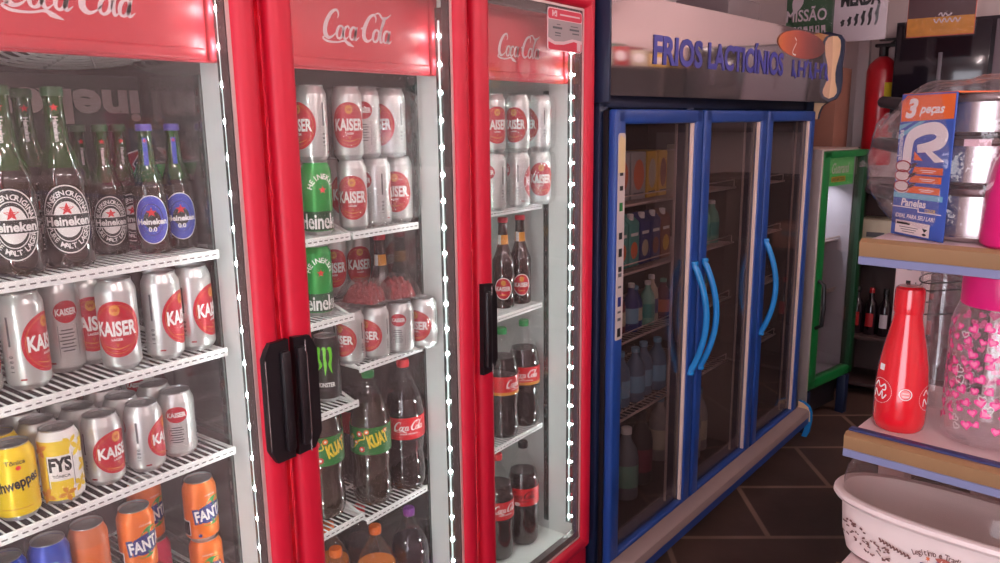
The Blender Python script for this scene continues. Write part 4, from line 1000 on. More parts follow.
GM = Matrix.Translation(GP0) @ Matrix.Rotation(YG, 4, 'Z')
def gput(x, y, z, h_, r, m, c_, label, group):
    t = thing('drink_bottle', label, 'bottle', GM @ Vector((x, y, z)), YG, group); b = MB(); b.lathe([(r*.9, 0), (r, .006), (r, h_*.6), (r*.4, h_*.8), (r*.34, h_*.93)], m, 18); b.build('body', t); b = MB(); b.lathe([(r*.42, h_*.92), (r*.42, h_)], c_, 14); b.build('cap', t)
for i, (x, z, m) in enumerate(((.12, 1.028, NAVY), (.20, 1.028, NAVY), (.12, .728, MAR), (.20, .728, NAVY), (.12, .274, MAR))): gput(x, .22, z, .17, .035, m, TXB, ['navy bottle on the green cooler upper shelf, left', 'navy bottle on the green cooler upper shelf, right', 'dark maroon bottle on the green cooler lower shelf', 'navy bottle on the green cooler lower shelf', 'dark bottle on the green cooler floor'][i], 'bottles in the green cooler')

area_specs = []
# ------------------------------------------------------------------ goods rack on the right
YK = radians(-7)
KG = Vector((cos(YK), sin(YK), 0)); KN = Vector((-sin(YK), cos(YK), 0)); KC = Vector((1.256, .257, 0))
def kw(g_, n_, z): p = KC+KG*g_+KN*n_; return (p.x, p.y, z)
rk = thing('goods_rack', 'white steel goods rack with tan price rails and slotted post', 'shelf', kw(0, 0, 0), YK)
for z in (1.52, 1.21, .978, .12):
    b = MB(); b.box((.006, -1.0, z-.012), (.345, -.004, z), SHELFW, .002, seg=1); b.box((.006, -1.0, z-.034), (.02, -.002, z-.004), SHELFW); b.box((.02, -.012, z-.034), (.345, -.004, z-.012), SHELFW)
    if z == 1.52:
        b.box((.10, -.052, z), (.101, -.050, z+.0004), TXG)
    sh = b.build('shelf', rk)
    b = MB(); b.prism([(-.004, z-.002), (.004, z+.003), (.010, z+.003), (.010, z-.034), (.002, z-.034), (-.002, z-.026)], -1.0, 0, RAILG, lambda u, v, dd: (u, dd, v))
    b.box((-.0045, -1.0, z-.036), (-.001, 0, z-.0235), RAILB, .0008, seg=1)
    b.build('price_rail', sh)
    if z == 1.21: b = MB(); b.box((.0102, -1.0, z), (.026, -.001, z+.0065), RAILN, .002); b.build('rail_lip', sh)
b = MB()
for n0 in (.004,): 
    b.box((.352, n0-.004, 0), (.40, n0+.046, 1.53), SHELFW, .002, seg=1)
    for i in range(28): b.box((.3512, n0+.018, .12+.05*i), (.3525, n0+.026, .15+.05*i), TXB); b.box((.3512, n0+.008, .145+.05*i), (.3525, n0+.010, .148+.05*i), TXG)
b.build('post', rk); b = MB(); b.box((.352, -1.0, 0), (.40, -.95, 1.53), SHELFW); b.build('post', rk)
b = MB(); b.box((.372, -.95, .12), (.380, -.14, 1.50), mat('rack_back', rgb(196, 178, 180), .5)); b.build('back_panel', rk)
b = MB(); b.box((.0, -1.0, 0), (.35, -.002, .09), SHELFW, .003); b.build('plinth', rk)

# unseen rack added behind this end shelf to shade floor and blue doors
t = thing('shade_rack', 'unseen rack of boards added behind the end shelf to shade the floor', 'shelf', kw(.42, -.10, 0), YK); b = MB()
for z in (.08, .5, .95, 1.40): b.box((0, -.9, z), (2.3, 0, z+.03), SHELFW, .003)
for x in (0, 1.13, 2.27): b.box((x, -.04, 0), (x+.03, -.0, 1.43), SHELFW); b.box((x, -.9, 0), (x+.03, -.86, 1.43), SHELFW)
b.box((0, -.46, .1), (2.3, -.44, 1.43), SHELFW); b.build('frame', t)
# thermos bottle
t = thing('thermos_bottle', 'glossy red thermos bottle with white round badges on the middle rack shelf', 'bottle', kw(.087, -.052, 1.2105), YK)
TP = [(.033, 0), (.0365, .004), (.0385, .014), (.039, .05), (.0385, .075), (.036, .105), (.031, .135), (.0255, .160), (.0215, .180), (.0205, .190)]
b = MB(); b.lathe(TP, BOTR, 40); b.build('body', t)
b = MB(); b.lathe([(.0215, .190), (.0222, .194), (.0222, .222), (.021, .229), (.017, .2325), (.0001, .233)], BOTR, 36, cap1=False); b.build('cap', t)
rf = rint(TP); b = MB()
th0 = atan2(-KC.y-.06, -KC.x-.08)-YK
def badge(th, zc, R):
    dots = [mv(ellipse(.0007, .0007, 1, 6), R*cos(2*pi*k/44), R*sin(2*pi*k/44)) for k in range(44)]
    b.cyl(join(*dots), rf, th, zc, .0005, TXW)
    b.cyl(join(stroke([(-.012, .006, .002), (-.006, .014, .002), (.0, .006, .002), (.008, .012, .0024), (.010, .004, .002), (.004, .002, .002)], 5), stroke([(-.012, -.012, .002), (-.010, .0, .002), (-.002, -.010, .002), (.004, .0, .0024), (.006, -.012, .002), (.012, -.004, .002)], 5)), rf, th, zc, .0005, TXW)
badge(th0-.95, .065, .020); badge(th0+1.15, .058, .020)
b.cyl(ring(.0095, .0095, .0014, 30), rf, th0+.08, .066, .0005, TXW); b.cyl(ellipse(.007, .007, 2, 24), rf, th0+.08, .066, .0005, mat('badge_pink', rgb(246, 150, 150), .5))
for i in range(2): b.cyl(rect(.009, .0016, 3), rf, th0+.08, .068-.005*i, .0009, TXW)
b.cyl(rect(.010, .010, 3), rf, th0-1.02, .103, .0006, TXW)
b.build('printing', t)

# jar with hearts
JZ = 1.2105
t = thing('heart_jar', 'clear jar with pink hearts and bright pink lid', 'jar', kw(.118, -.169, JZ), YK)
JP = [(.052, .003), (.060, .006), (.063, .016), (.063, .175), (.060, .198), (.054, .214), (.050, .222)]
b = MB(); b.lathe(JP, JARM, 48, cap1=False); b.lathe([(r-.003, z+.003) for r, z in JP], JARM, 48, cap1=False); b.build('body', t)
b = MB(); b.lathe([(.052, .214), (.0535, .217), (.0535, .272), (.051, .277), (.0001, .278)], PINK, 44, cap0=False, cap1=False); b.build('lid', t)
b = MB(); random.seed(5); rj = rint(JP)
thj = atan2(-KC.y+.1, -KC.x-.1)-YK
for row in range(9):
    for k in range(20):
        a = 2*pi*(k+.5*(row % 2)+random.uniform(-.22, .22))/20; z = .038+.0185*row+random.uniform(-.004, .004); s_ = random.choice((.0058, .007, .008)); rot = random.uniform(-.9, .9)
        b.cyl(mv(heart(s_*2.1), rot=rot), lambda z_: rj(z_), a, z, .0005, HEART); b.cyl(mv(heart(s_*1.25), rot=rot), lambda z_: rj(z_), a, z, .0009, HEARTL)
        if (row+k) % 4 == 0:
            h_ = heart(s_*1.9); o_ = [(x, y) for x, y in h_[0][1:]]
            b.cyl(mv(stroke([(x, y, .0010) for x, y in o_+[o_[0]]], 1), rot=rot, dx=.011, dy=-.010), lambda z_: rj(z_), a, z, .0006, TXW)
b.build('printing', t)
# carafe behind
t = thing('glass_carafe', 'clear carafe with wire bands behind the red thermos bottle', 'carafe', kw(.250, -.060, JZ), YK)
b = MB(); CP = [(.045, .002), (.048, .01), (.046, .10), (.042, .16), (.036, .20), (.039, .235), (.044, .265)]; b.lathe(CP, JARM, 36, cap1=False); b.lathe([(r-.002, z+.002) for r, z in CP], JARM, 36, cap1=False); b.build('body', t)
b = MB(); rc = rint(CP)
for z in (.205, .218, .165): b.tube([((rc(z)+.0012)*cos(k*pi/18), (rc(z)+.0012)*sin(k*pi/18), z+.004*sin(k*pi/18*2)) for k in range(36)], .0014, LEDP, 6, True)
b.tube([(-.038, 0, .215), (-.052, 0, .20), (-.055, 0, .15), (-.047, 0, .10)], .003, JARM, 8); b.build('wire_band', t)

# pot set in a bag
PG, PNn, PZ = .152, -.116, 1.5215
for k, (z, h_, rr_) in enumerate(((0, .074, .090), (.080, .066, .086), (.152, .056, .082))):
    l = ['largest polished pot at the bottom of the bagged stack', 'polished pot in the middle of the bagged stack', 'smallest polished pot on top of the bagged stack'][k]
    t = thing('cooking_pot', l, 'pot', kw(PG, PNn, PZ+z), YK, 'bagged stack of polished pots')
    b = MB(); b.lathe([(rr_*.94, 0), (rr_, .006), (rr_, h_-.008), (rr_+.003, h_-.005), (rr_+.003, h_-.001), (rr_-.002, h_)], POT, 56); b.build('body', t)
    b = MB(); b.lathe([(rr_+.0032, h_-.0075), (rr_+.005, h_-.004), (rr_+.004, h_+.003), (rr_*.9, h_+.005)], POTD, 56, cap0=False); b.build('rim', t)
    for sgn in (1, -1):
        b = MB(); yy = sgn*rr_; zt = h_*.72
        b.tube([(-.028, yy*.95, zt), (-.026, yy+sgn*.036, zt+.008), (-.016, yy+sgn*.062, zt+.012), (.016, yy+sgn*.062, zt+.012), (.026, yy+sgn*.036, zt+.008), (.028, yy*.95, zt)], [.011, .010, .009, .009, .010, .011], BLACK, 10); b.build('handle', t)
sd = Vector((-.056, -.08, 0)).normalized()      # sleeve direction in rack frame (depth, n)
SC = Vector((.068, -.058, 0)); sn = Vector((-sd.y, sd.x, 0)); sn = sn if sn.x < 0 else -sn
t = thing('cardboard_sleeve', 'blue and orange cardboard sleeve printed 3 peças round the pot stack', 'packaging', kw(0, 0, PZ), YK)
SH = .214
def sl(u, v, dd): p = SC+sd*(u*1.2)+sn*dd; return (p.x, p.y, v)
b = MB(); b.box((-.0555, -.002, 0), (.0555, .0, SH), SLB, .0006, xf=Matrix(((sd.x, -sn.x, 0, SC.x), (sd.y, -sn.y, 0, SC.y), (0, 0, 1, 0), (0, 0, 0, 1)))); b.build('front_panel', t)
b = MB(); q0 = SC-sn*.0; 
b.prism([(-.055, 0), (.055, 0), (.055, .14), (-.055, .14)], SH-.001, SH+.001, SLO, lambda u, v, dd: (SC.x+sd.x*u-sn.x*v, SC.y+sd.y*u-sn.y*v, dd)); b.build('top_panel', t)
b = MB()
def sp(pts, m, dd=.0025): b.add([sl(u, v, dd) for u, v in pts], [list(range(len(pts)))], m)
def sd_(dec, u, v, m, dd=.0031): b.add([sl(x+u, y+v, dd) for x, y in dec[0]], dec[1], m)
sp([(-.036, .212), (-.045, .203), (-.044, .173), (.045, .177), (.045, .212)], SLO)
sd_(text('3', .026, None, .05, .25), -.026, .193, TXW); sd_(text('peças', .013, .042, .03, .3), .009, .192, TXW)
# the big R mark: a folded band with a wedge
sp([(-.046, .172), (.044, .176), (.044, .116), (-.046, .112)], SLB, .0022)
sp([(-.046, .160), (-.02, .173), (-.046, .168)], SLLB, .0026); sp([(-.046, .146), (.0, .174), (-.010, .174), (-.046, .153)], SLLB, .0027)
RS = stroke([(-.027, .112, .016), (-.026, .138, .016), (-.020, .153, .017), (.0, .162, .017), (.020, .163, .018), (.030, .154, .019), (.026, .143, .018), (.012, .137, .015), (-.010, .133, .012)], 6)
sd_(RS, 0, 0, TXW); sd_(poly([(-.008, .139), (.010, .134), (.038, .116), (.022, .114)]), 0, 0, TXW, .0034); sd_(poly([(-.014, .116), (.002, .116), (-.014, .129)]), 0, 0, SLO, .0034)
sd_(mv(text('alumínios', .009, .046, .02), rot=pi/2), -.041, .138, TXW)
for i, v in enumerate((.101, .088, .072)):
    sp([(-.016-.004*i, v-.0055), (.036-.001*i, v-.0045), (.036-.001*i, v+.0055), (-.012-.004*i, v+.0055)], SLO); sd_(rect(.026, .0012, 2), .012, v+.001, TXW); sd_(rect(.018, .0010, 2), .012, v-.0016, TXW)
sp([(-.046, .066), (.040, .066), (.040, .058), (-.046, .058)], SLLB)
for i, v in enumerate((.104, .090, .074)):
    sd_(mv(ellipse(.014, .009, 2, 24)), -.032, v, mat('pan_cream', rgb(226, 214, 208), .4)); sd_(mv(ring(.0142, .0092, .002, 24)), -.032, v+.002, K_DRED, .0034); sd_(mv(leaf(.018, .006), rot=.5), -.014, v+.004, POTD, .0036)
sd_(text('Panelas', .011, .044, .03, .15), -.008, .052, TXW); sd_(text('COLOR', .005, .018, .02), .022, .043, FYE); sp([(-.046, .045), (.002, .045), (.002, .040), (.040, .040), (.040, .0385), (.0, .0385), (.0, .0435), (-.046, .0435)], TXW)
sd_(text('IDEAL PARA SEU LAR!', .0062, .070, .03, .2), -.004, .031, TXW)
sp([(-.037, .004), (.024, .003), (.024, .023), (-.037, .024)], mat('sleeve_label', rgb(238, 226, 222), .5), .0032)
sd_(rect(.024, .0032, 2), -.022, .0195, TXB, .0038)
for i in range(3): sd_(rect(.034-.006*i, .0009, 1), -.012, .014-.0034*i, TXG, .0038)
sd_(poly([(.012, .016), (.021, .015), (.016, .010)]), 0, 0, TXB, .0038); sd_(leaf(.008, .004), .016, .007, TXB, .0038)
b.build('printing', t)
# price tag on pots
t = thing('price_tag', 'small pink paper tag stuck on the polished pots', 'tag', kw(PG-.0925, PNn-.012, PZ+.143), YK)
q = MB(); q.box((-.001, -.017, -.005), (0, .017, .005), mat('tag_pink', rgb(236, 196, 204), .6)); q.build('paper', t)
# bag
bm = bmesh.new(); bmesh.ops.create_icosphere(bm, subdivisions=5, radius=1)
from mathutils import noise
bmv = []
for v in bm.verts:
    c = v.co.copy(); L = (abs(c.x)**4+abs(c.y)**4+abs(c.z)**4)**.25; c /= L
    p = Vector((PG+c.x*.118, PNn+c.y*.146, PZ+.117+c.z*.125))
    n_ = noise.noise(Vector((c.x*3, c.y*3, c.z*3+5)))*.010+abs(noise.noise(Vector((c.x*7+c.z*3, c.y*9, c.z*5))))*.007
    p += Vector((c.x, c.y, c.z))*(n_-.006)
    if c.z > .7: p.z -= .018*max(0, c.y)+.012*(1-abs(c.x))*(.5-c.y)*.0
    K = Vector((PG-.05, PNn+.150, PZ+.104)); dv = (p-K).length       # gathered knot
    wgt = max(0, 1-dv/.15)**1.3; p = p.lerp(K, wgt*.92)
    p.z = max(p.z, PZ-.0005)
    bmv.append(p)
bm.verts.index_update(); fs = [[v.index for v in f.verts] for f in bm.faces]; bm.free()
q = MB(); q.add(bmv, fs, BAG); bagr = thing('plastic_bag', 'crumpled clear plastic bag round the pot stack, knotted on one side', 'bag', kw(0, 0, 0), YK); q.build('film', bagr)
q = MB(); q.tube([(PG-.05, PNn+.138, PZ+.104), (PG-.05, PNn+.146, PZ+.104), (PG-.051, PNn+.152, PZ+.106), (PG-.050, PNn+.158, PZ+.108)], [.006, .003, .004, .006], BAG, 8); q.build('knot', bagr)
# pink bottle
t = thing('pink_bottle', 'hot pink plastic bottle on the top rack shelf beside the bagged pots', 'bottle', kw(.075, -.206, PZ-.001), YK)
b = MB(); b.lathe([(.060, 0), (.065, .004), (.066, .012), (.064, .08), (.058, .115), (.048, .138), (.036, .152), (.034, .175), (.034, .2)], PINK, 44); b.build('body', t)
b = MB(); b.lathe([(.037, .196), (.037, .226), (.034, .231)], PINK, 36); b.build('cap', t)
b = MB(); b.cyl(rect(.009, .050, 2), .0635, atan2(-KC.y, -KC.x)-YK-.55, .062, .0024, mat('tag_pale', rgb(236, 206, 214), .6)); b.cyl(rect(.003, .03, 1), .0635, atan2(-KC.y, -KC.x)-YK-.55, .06, .003, TXG); b.build('label', t)
# oval bread box
BZ = .9815
t = thing('bread_box', 'white oval bread box with clear domed lid on the low rack shelf', 'box', kw(.087, -.160, BZ), YK); t.scale = (1, 1, 1.245)
def oval(prof, m, sx_, sy_, mb, seg=72, cap0=False): 
    vs = []; n = len(prof); e = 2/2.5
    for k_, z in prof:
        for i in range(seg):
            a = 2*pi*i/seg; ca, sa = cos(a), sin(a)
            vs.append(((sx_+k_)*math.copysign(abs(ca)**e, ca), (sy_+k_)*math.copysign(abs(sa)**e, sa), z))
    fs = [[j*seg+i, j*seg+(i+1) % seg, (j+1)*seg+(i+1) % seg, (j+1)*seg+i] for j in range(n-1) for i in range(seg)]
    if cap0: fs.append([i for i in reversed(range(seg))])
    mb.add(vs, fs, m)
b = MB(); oval([(-.022, 0), (-.016, .003), (-.008, .03), (-.004, .074), (.006, .078), (.010, .083), (.009, .088), (.004, .090), (-.004, .088), (-.009, .078), (-.012, .03), (-.022, .008)], PWHITE, .078, .186, b, cap0=True)
b.add([(.05*cos(i*pi/18)*1.05, .16*sin(i*pi/18), .0085) for i in range(36)], [list(range(36))], PWHITE); body = b.build('base', t)
b = MB(); oval([(-.005, .0885), (-.005, .100), (-.009, .116), (-.018, .130), (-.032, .139), (-.050, .143), (-.0745, .145)], DOME, .078, .186, b); b.build('lid', t)
# printing wraps the long front side: u along n, v up
def fr(u, v): # point on the front (low-depth) face
    sx_, sy_ = .078-.006, .186-.006; y = -u
    yy = min(abs(y)/sy_, .999); x = -sx_*(1-yy**2.5)**(1/2.5); k_ = -.0065+.0035*(v-.03)/.044
    return (x-k_*-1*0-.0030-.0000, y, v)
PB = MB()
def pd(dec, u, v, m): PB.add([fr(x+u, y+v) for x, y in dec[0]], dec[1], m)
random.seed(3)
for i in range(46):
    u = -.165+.085*(i/46)+random.uniform(-.004, .004); v = .045-.02*(i/46)+random.uniform(-.012, .012)
    pd(mv(rect(random.uniform(.003, .007), random.uniform(.0014, .003), 1), rot=random.uniform(-.6, .6)), u, v, PBROWN)
for i in range(9): pd(mv(leaf(.007, .0030), rot=-.8), -.100+.0055*i, .0475-.0009*i, PBROWN); pd(mv(leaf(.006, .0026), rot=.5), -.098+.0055*i, .0455-.0009*i, PBROWN)
pd(arc_text('Legítimo e Tradicional', .0075, .085, pi*.68, pi*.32, .01, .55), -.005, .009, PBROWN)
pd(text('PÃO', .030, .064, .05), -.006, .022, FBLUE); pd(mv(leaf(.034, .013), rot=-.25), -.002, .0455, mat('print_loaf', rgb(176, 96, 84), .5))
for i in range(4): pd(mv(rect(.0012, .006, 1), rot=-.5), -.010+.005*i, .0465-.001*i, PWHITE)
pd(star(.004, 6), -.028, .046, PEACH)
PB.build('printing', t)

# ------------------------------------------------------------------ far end of the shop
FX = 5.4
WRAP = clear('towel_wrapper', haze=.02, ior=1.2, rough=.15, bump=.5, bscale=18)
def panel(name, label, cat, y0, y1, z0, z1, x, m, art, th=.012, rz=0.):
    t = thing(name, label, cat, (x, (y0+y1)/2, z0), rz)
    w_, h_ = y0-y1, z1-z0; b = MB(); b.box((0, -w_/2, 0), (th, w_/2, h_), m, .003); b.build('cloth', t)
    a = MB(); art(lambda dec, u, v, mm, k=0: a.add([(-.0012-.0005*k, -(x_+u), y_+v) for x_, y_ in dec[0]], dec[1], mm), w_, h_); a.build('printing', t)
    f = MB(); f.box((-.006, -w_/2-.008, -.006), (th+.006, w_/2+.008, h_+.01), WRAP, .004); f.build('wrapper', t)
    for s_ in (-1, 1): 
        hk = MB(); hk.tube([(th/2, s_*w_*.3, h_), (th/2, s_*w_*.3, 2.70-z0)], .002, SILVER, 5); hk.build('hook', t)
    return t
TG = mat('towel_green', rgb(58, 92, 62), .8, var=.4, vscale=9); TWT = mat('towel_white', rgb(206, 190, 196), .8); TSK = mat('towel_sunset', rgb(196, 92, 74), .8, var=.35, vscale=7); TGD = mat('towel_gold', rgb(206, 138, 60), .8, var=.35, vscale=30); TDK = mat('towel_dusk', rgb(90, 62, 66), .8, var=.3, vscale=14)
def art_g(A, w_, h_):
    A(leaf(.16, .05), -.02, .36, LFY, 0); A(mv(leaf(.2, .06), rot=.7), .05, .30, KUATG, 1); A(mv(leaf(.14, .06), rot=1.3), -.07, .22, TWT, 1)
    A(text('MISSÃO', .062, .22, .02), -.02, .145, TWT, 2); [A(mv(rect(.022, .050, 1), rot=.1), -.115+.032*i_, .06, TWT, 2) for i_ in range(7)]; [A(mv(rect(.008, .018, 1), rot=.1), -.115+.032*i_, .06+.012*((i_ % 3)-1), TG, 3) for i_ in range(7)]
def art_m(A, w_, h_):
    A(text('MERDA', .070, .20, .06), 0, .222, TXB, 0)
    for i in range(6): 
        hh = .032+.014*i; A(stroke([(-.006, -hh/2, .010), (.002, -.2*hh, .014), (-.001, .1*hh, .018), (.003, .32*hh, .014), (.006, hh/2, .016)], 4), -.085+.034*i, .098+.006*i, TXB if i < 5 else TXG, 0)
        A(stroke([(-.012, 0, .004), (.010, .004, .004)], 2), -.085+.034*i, .103+.006*i, TXB, 1)
def art_s(A, w_, h_):
    A(rect(w_*.98, .09), 0, .05, TGD, 0); A(rect(w_*.98, .10), 0, .145, TDK, 0); A(mv(leaf(.3, .05)), .03, .19, TDK, 1)
    A(stroke([(-.03, 0, .006), (-.02, .012, .006), (-.01, -.006, .006), (.0, .010, .006), (.012, -.004, .006), (.03, .008, .006)], 4), .02, .102, TWT, 2); A(stroke([(-.06+.012*i_, .010*(-1)**i_, .006) for i_ in range(11)], 4), .03, .076, TWT, 2)
panel('printed_towel', 'green printed towel in clear wrapper hanging above the canopy end', 'towel', 1.455, 1.190, 2.13, 2.62, 4.72, TG, art_g)
panel('printed_towel', 'white wrapped towel with bold black word and small black figures', 'towel', 1.180, .915, 2.112, 2.62, 4.66, TWT, art_m)
panel('printed_towel', 'sunset-coloured wrapped towel hanging above the bagged pots', 'towel', .822, .512, 2.112, 2.62, 4.70, TSK, art_s)
q = MB(); q.tube([(4.70, -2.3, 2.70), (4.70, 2.05, 2.70)], .008, SILVER, 8); tag(q.build('hanging_rod'), 'thin steel rod carrying the wrapped towels', 'rod')
# extinguisher
t = thing('fire_extinguisher', 'red fire extinguisher hanging on the far wall behind the green cooler', 'fire extinguisher', (FX-.117, 1.035, 1.42))
b = MB(); b.lathe([(.080, 0), (.086, .008), (.086, .56), (.076, .60), (.045, .632), (.026, .645)], EXT, 36); b.build('cylinder', t)
b = MB(); b.lathe([(.026, .64), (.026, .70)], BLACK, 16); b.box((-.02, -.09, .70), (.02, .05, .72), BLACK, .006); b.box((-.015, -.10, .735), (.015, .03, .75), BLACK, .005); b.build('valve', t)
b = MB(); b.tube([(0, -.02, .70), (-.03, -.075, .74), (-.05, -.112, .60), (-.05, -.115, .35), (-.04, -.10, .12)], .012, BLACK, 10); b.build('hose', t)
b = MB(); b.cyl(rect(.06, .10, 6), .086, pi+.75, .44, .001, FYE); b.build('label', t)
b = MB(); b.box((.06, -.03, .3), (.118, .03, .36), BLACK); b.build('bracket', t)
# cardboard box on a stand behind the green cooler
t = thing('cardboard_box', 'brown cardboard box stacked behind the green cooler with paper slip', 'box', (5.08, 1.42, 1.30)); b = MB(); b.box((-.17, -.22, 0), (.17, .22, .70), CARD, .004); b.build('carton', t)
b = MB(); b.flat(rect(.09, .10), (-.172, .06, .36), (0, -1, 0), (0, 0, 1), mat('slip_grey', rgb(176, 160, 158), .6)); b.build('paper_slip', t)
t = thing('storage_cabinet', 'dark storage cabinet under the brown cardboard box', 'cabinet', (5.08, 1.44, 0)); b = MB(); b.box((-.2, -.28, .05), (.2, .28, 1.30), mat('cabinet_dark', rgb(60, 50, 54), .6), .006); b.build('body', t)
b = MB(); b.box((-.206, -.27, .08), (-.2, -.005, 1.27), mat('cabinet_door', rgb(72, 60, 64), .5), .002); b.box((-.206, .005, .08), (-.2, .27, 1.27), mat('cabinet_door', rgb(72, 60, 64), .5), .002); b.build('door', t)
for y in (-.24, .24):
    b = MB(); b.box((-.18, y-.02, 0), (.18, y+.02, .05), BLACK); b.build('foot', t)
# dark glass wall cabinet
t = thing('wall_cabinet', 'dark glass-fronted wall cabinet behind the bagged pots', 'cabinet', (FX, .25, 1.62))
DK = mat('cabinet_black', rgb(44, 36, 44), .4)
b = MB(); b.box((-.26, -.70, 0), (-.005, .70, .62), DK, .004); b.build('body', t)
DG = mat('dark_glass', rgb(30, 24, 32), .12, coat=.3); GREYP = mat('cabinet_grey', rgb(120, 110, 118), .4)
for y0, y1, m in ((.70, .22, DG), (.21, -.24, GREYP), (-.25, -.70, DG)):
    b = MB(); b.box((-.275, y1+.005, .03), (-.26, y0-.005, .60), m, .003); f = b.build('door', t); b = MB(); b.box((-.284, (y0+y1)/2-.01, .2), (-.275, (y0+y1)/2+.01, .44), GREYP, .002); b.build('handle', f)
# low bottle rack at the far wall
t = thing('bottle_rack', 'low dark rack with bottles along the far wall', 'shelf', (FX-.01, .58, 0)); WD = mat('rack_brown', rgb(70, 48, 46), .6)
b = MB()
for z in (.06, .36, .86, 1.30): b.box((-.34, -.52, z), (0, .52, z+.02), WD, .002)
for y in (-.52, .50): b.box((-.34, y, 0), (0, y+.02, 1.34), WD)
b.box((-.01, -.52, 0), (0, .52, 1.34), WD); b.build('frame', t)
WB = mat('wine_bottle', rgb(34, 18, 26), .12, coat=.4)
YL = ['furthest along, in the gap', 'beside the rack side', 'second along', 'third along', 'fourth along', 'fifth along']
for i, y in enumerate((1.04, .96, .88, .80, .72, .64)):
    tt = thing('wine_bottle', 'dark wine bottle on the far low rack, '+YL[i], 'bottle', (FX-.26, y, .3815), 0, 'wine bottles on the far low rack'); b = MB(); b.lathe([(.036, 0), (.038, .005), (.038, .17), (.030, .20), (.015, .225), (.014, .28)], WB, 20); b.build('body', tt)
    b = MB(); b.lathe([(.0155, .262), (.0155, .292), (.014, .294)], K_DRED if i % 2 else TXB, 14); b.build('cap', tt); b = MB(); b.cyl(rect(.045, .085, 5), .038, pi, .095, .0006, TWT if i == 2 else (TWT if i == 4 else K_DRED)); b.build('label', tt)
for i, (y, w_, h_, m, l) in enumerate(((.96, .2, .22, CRM, 'pale carton on the upper board of the far low rack'), (.68, .24, .16, CARD, 'brown carton on the upper board of the far low rack'))):
    tt = thing('carton_box', l, 'carton', (FX-.2, y, .8805)); b = MB(); b.box((-.12, -w_/2, 0), (.1, w_/2, h_), m, .003); b.build('box', tt); b = MB(); b.flat(rect(w_*.5, .03), (-.1208, 0, h_*.6), (0, -1, 0), (0, 0, 1), TXG); b.build('printing', tt)

# ------------------------------------------------------------------ goods on the opposite side, seen mirrored in the canopy
t = thing('stock_shelf', 'tall stock shelf at the far wall, seen mirrored in the canopy', 'shelf', (FX-.43, -1.42, 0)); b = MB()
for z in (.1, .6, 1.1, 1.6, 1.95): b.box((0, -.9, z), (.42, .9, z+.025), WD, .002)
for y in (-.9, -.01, .88): b.box((0, y, 0), (.42, y+.02, 1.97), WD)
b.box((.30, -.9, .1), (.32, .9, 1.97), mat('rack_back_dark', rgb(44, 32, 34), .7))
b.build('frame', t)
GC_ = [YEL, CRM, K_DRED, LGRN, YEL, BRN, MAR, K_DRED, CRM, TEAL]; GN_ = ['yellow', 'cream', 'red', 'mint', 'gold', 'brown', 'maroon', 'dark red', 'pale', 'teal']
for i in range(10):
    tt = thing('snack_box', GN_[i]+' box on the far stock shelf mirrored in the canopy', 'box', (FX-.24, -.64-.17*i, 1.9765)); b = MB(); h_ = .16+.05*((i*5) % 4)
    b.box((-.1, -.075, 0), (.1, .075, h_), GC_[i], .004); b.build('carton', tt); b = MB(); b.flat(mv(ellipse(.045, h_*.28), 0, 0), (-.1006, 0, h_*.5), (0, -1, 0), (0, 0, 1), TXW); b.build('printing', tt)

# ------------------------------------------------------------------ room
def struct(name, mb): return tag(mb.build(name, smooth=False), kind='structure')
def floor_mat():
    m = bpy.data.materials.new('slate_tiles'); m.use_nodes = True; nt = m.node_tree; b = nt.nodes['Principled BSDF']
    tc = nt.nodes.new('ShaderNodeTexCoord'); mp = nt.nodes.new('ShaderNodeMapping'); mp.inputs['Rotation'].default_value = (0, 0, radians(54.5)); mp.inputs['Location'].default_value = (-1.04, -3.427+.0, 0)
    br = nt.nodes.new('ShaderNodeTexBrick'); br.offset = .5; br.inputs['Scale'].default_value = 1; br.inputs['Brick Width'].default_value = .86; br.inputs['Row Height'].default_value = .455; br.inputs['Mortar Size'].default_value = .015; br.inputs['Mortar Smooth'].default_value = .5
    br.inputs['Color1'].default_value = (*rgb(70, 50, 44), 1); br.inputs['Color2'].default_value = (*rgb(84, 60, 52), 1); br.inputs['Mortar'].default_value = (*rgb(136, 106, 92), 1)
    nz = nt.nodes.new('ShaderNodeTexNoise'); nz.inputs['Scale'].default_value = 3.5; nz.inputs['Detail'].default_value = 6
    mx = nt.nodes.new('ShaderNodeMix'); mx.data_type = 'RGBA'; mx.blend_type = 'MULTIPLY'; mx.inputs[0].default_value = .75
    rp = nt.nodes.new('ShaderNodeMapRange'); rp.inputs[1].default_value = .3; rp.inputs[2].default_value = .7; rp.inputs[3].default_value = .55; rp.inputs[4].default_value = 1.25
    L = nt.links.new
    L(tc.outputs['Object'], mp.inputs[0]); L(mp.outputs[0], br.inputs['Vector']); L(tc.outputs['Object'], nz.inputs['Vector']); L(nz.outputs['Fac'], rp.inputs[0]); L(br.outputs['Color'], mx.inputs[6]); L(rp.outputs[0], mx.inputs[7]); L(mx.outputs[2], b.inputs['Base Color'])
    bp = nt.nodes.new('ShaderNodeBump'); bp.inputs['Strength'].default_value = .35; bp.inputs['Distance'].default_value = .01; L(nz.outputs['Fac'], bp.inputs['Height']); L(bp.outputs[0], b.inputs['Normal'])
    b.inputs['Roughness'].default_value = .55
    return m
RX0, RX1, RY0, RY1, RZ = -2.6, FX, -2.4, 2.1, 3.0
q = MB(); q.box((RX0-.1, RY0-.1, -.08), (RX1+.1, RY1+.1, 0), floor_mat()); struct('floor', q)
CEIL = mat('ceiling_white', rgb(214, 200, 198), .8, var=.03)
BKW = mat('plaster_lilac', rgb(196, 176, 182), .8, var=.04, vscale=3)
q = MB(); q.box((RX0-.1, RY0-.1, RZ), (RX1+.1, RY1+.1, RZ+.1), CEIL); struct('ceiling', q)
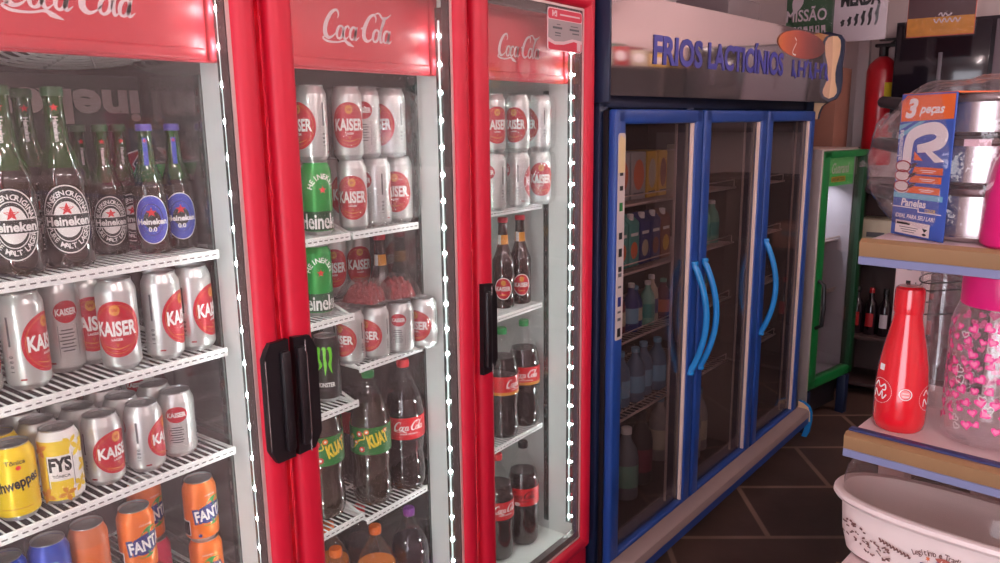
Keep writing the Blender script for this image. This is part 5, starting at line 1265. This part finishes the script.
q = MB(); q.box((RX0-.1, RY1, 0), (RX1+.1, RY1+.1, RZ), BKW); struct('wall_back', q)
q = MB(); q.box((RX1, RY0-.1, 0), (RX1+.1, RY1, RZ), PINKWALL); struct('wall_far', q)
q = MB(); q.box((RX0-.1, RY0-.1, 0), (RX1+.1, RY0, RZ), PINKWALL); struct('wall_aisle', q)
# street end: a wide open shop door
q = MB(); q.box((RX0-.1, RY0, 0), (RX0, -1.3, RZ), PINKWALL); q.box((RX0-.1, .7, 0), (RX0, RY1, RZ), PINKWALL); q.box((RX0-.1, -1.3, 2.5), (RX0, .7, RZ), PINKWALL); struct('wall_street', q)
q = MB(); q.box((FX-.05, 1.130, 0), (FX, 1.196, 2.5), mat('door_post_white', rgb(206, 190, 190), .6), .004); struct('trim_1', q)

# ------------------------------------------------------------------ lamps, daylight, camera
def area(name, loc, rot, sx_, sy_, power, col):
    l = bpy.data.lights.new(name, 'AREA'); l.shape = 'RECTANGLE'; l.size = sx_; l.size_y = sy_; l.energy = power; l.color = col
    o = bpy.data.objects.new(name, l); COL.objects.link(o); o.location = loc; o.rotation_euler = rot; return o
TUBE = mat('lamp_tube', (1, .9, .9), .4, emit=170, ecol=(1, .86, .85))
for i, (x, y) in enumerate(((-.7, -.7), (1.2, -1.6), (4.3, -1.3))):  # unseen ceiling tubes; the last is added to brighten the far end
    t = thing('tube_lamp', ['ceiling tube lamp nearest the street door', 'ceiling tube lamp above the aisle', 'unseen ceiling tube lamp added to brighten the far end of the shop'][i], 'lamp', (x, y, RZ-.12)); b = MB(); b.box((-.62, -.04, .07), (.62, .04, .12), SHELFW, .006); b.box((-.62, -.02, -.02), (-.60, .02, .08), SHELFW); b.box((.60, -.02, -.02), (.62, .02, .08), SHELFW); b.build('housing', t)
    b = MB(); b.tube([(-.60, 0, 0), (.60, 0, 0)], .016, TUBE, 10); b.build('tube', t)
gl_ = area('sign_light', GM @ Vector((GW/2, .16, GH-.22)), (radians(20), 0, YG), .3, .04, 1.9, (.9, .92, 1))
w = bpy.data.worlds.new('World'); sc.world = w; w.use_nodes = True; nt = w.node_tree; nt.nodes['Background'].inputs[0].default_value = (.80, .78, .86, 1); nt.nodes['Background'].inputs[1].default_value = 7
cam = bpy.data.cameras.new('Camera'); co_ = bpy.data.objects.new('Camera', cam); COL.objects.link(co_)
f_, pit, roll, yaw = 776.724, .200844062, -.0129153994, .641076833
cam.sensor_width = 36; cam.sensor_fit = 'HORIZONTAL'; cam.lens = f_*36/1000; cam.clip_start = .02
fh = Vector((cos(yaw), sin(yaw), 0)); r0 = Vector((sin(yaw), -cos(yaw), 0)); up = Vector((0, 0, 1))
fw = fh*cos(pit)-up*sin(pit); u0 = up*cos(pit)+fh*sin(pit)
R_ = r0*cos(roll)+u0*sin(roll); U_ = u0*cos(roll)-r0*sin(roll)
co_.matrix_world = Matrix(((R_.x, U_.x, -fw.x, 0), (R_.y, U_.y, -fw.y, 0), (R_.z, U_.z, -fw.z, 1.70), (0, 0, 0, 1)))
sc.camera = co_
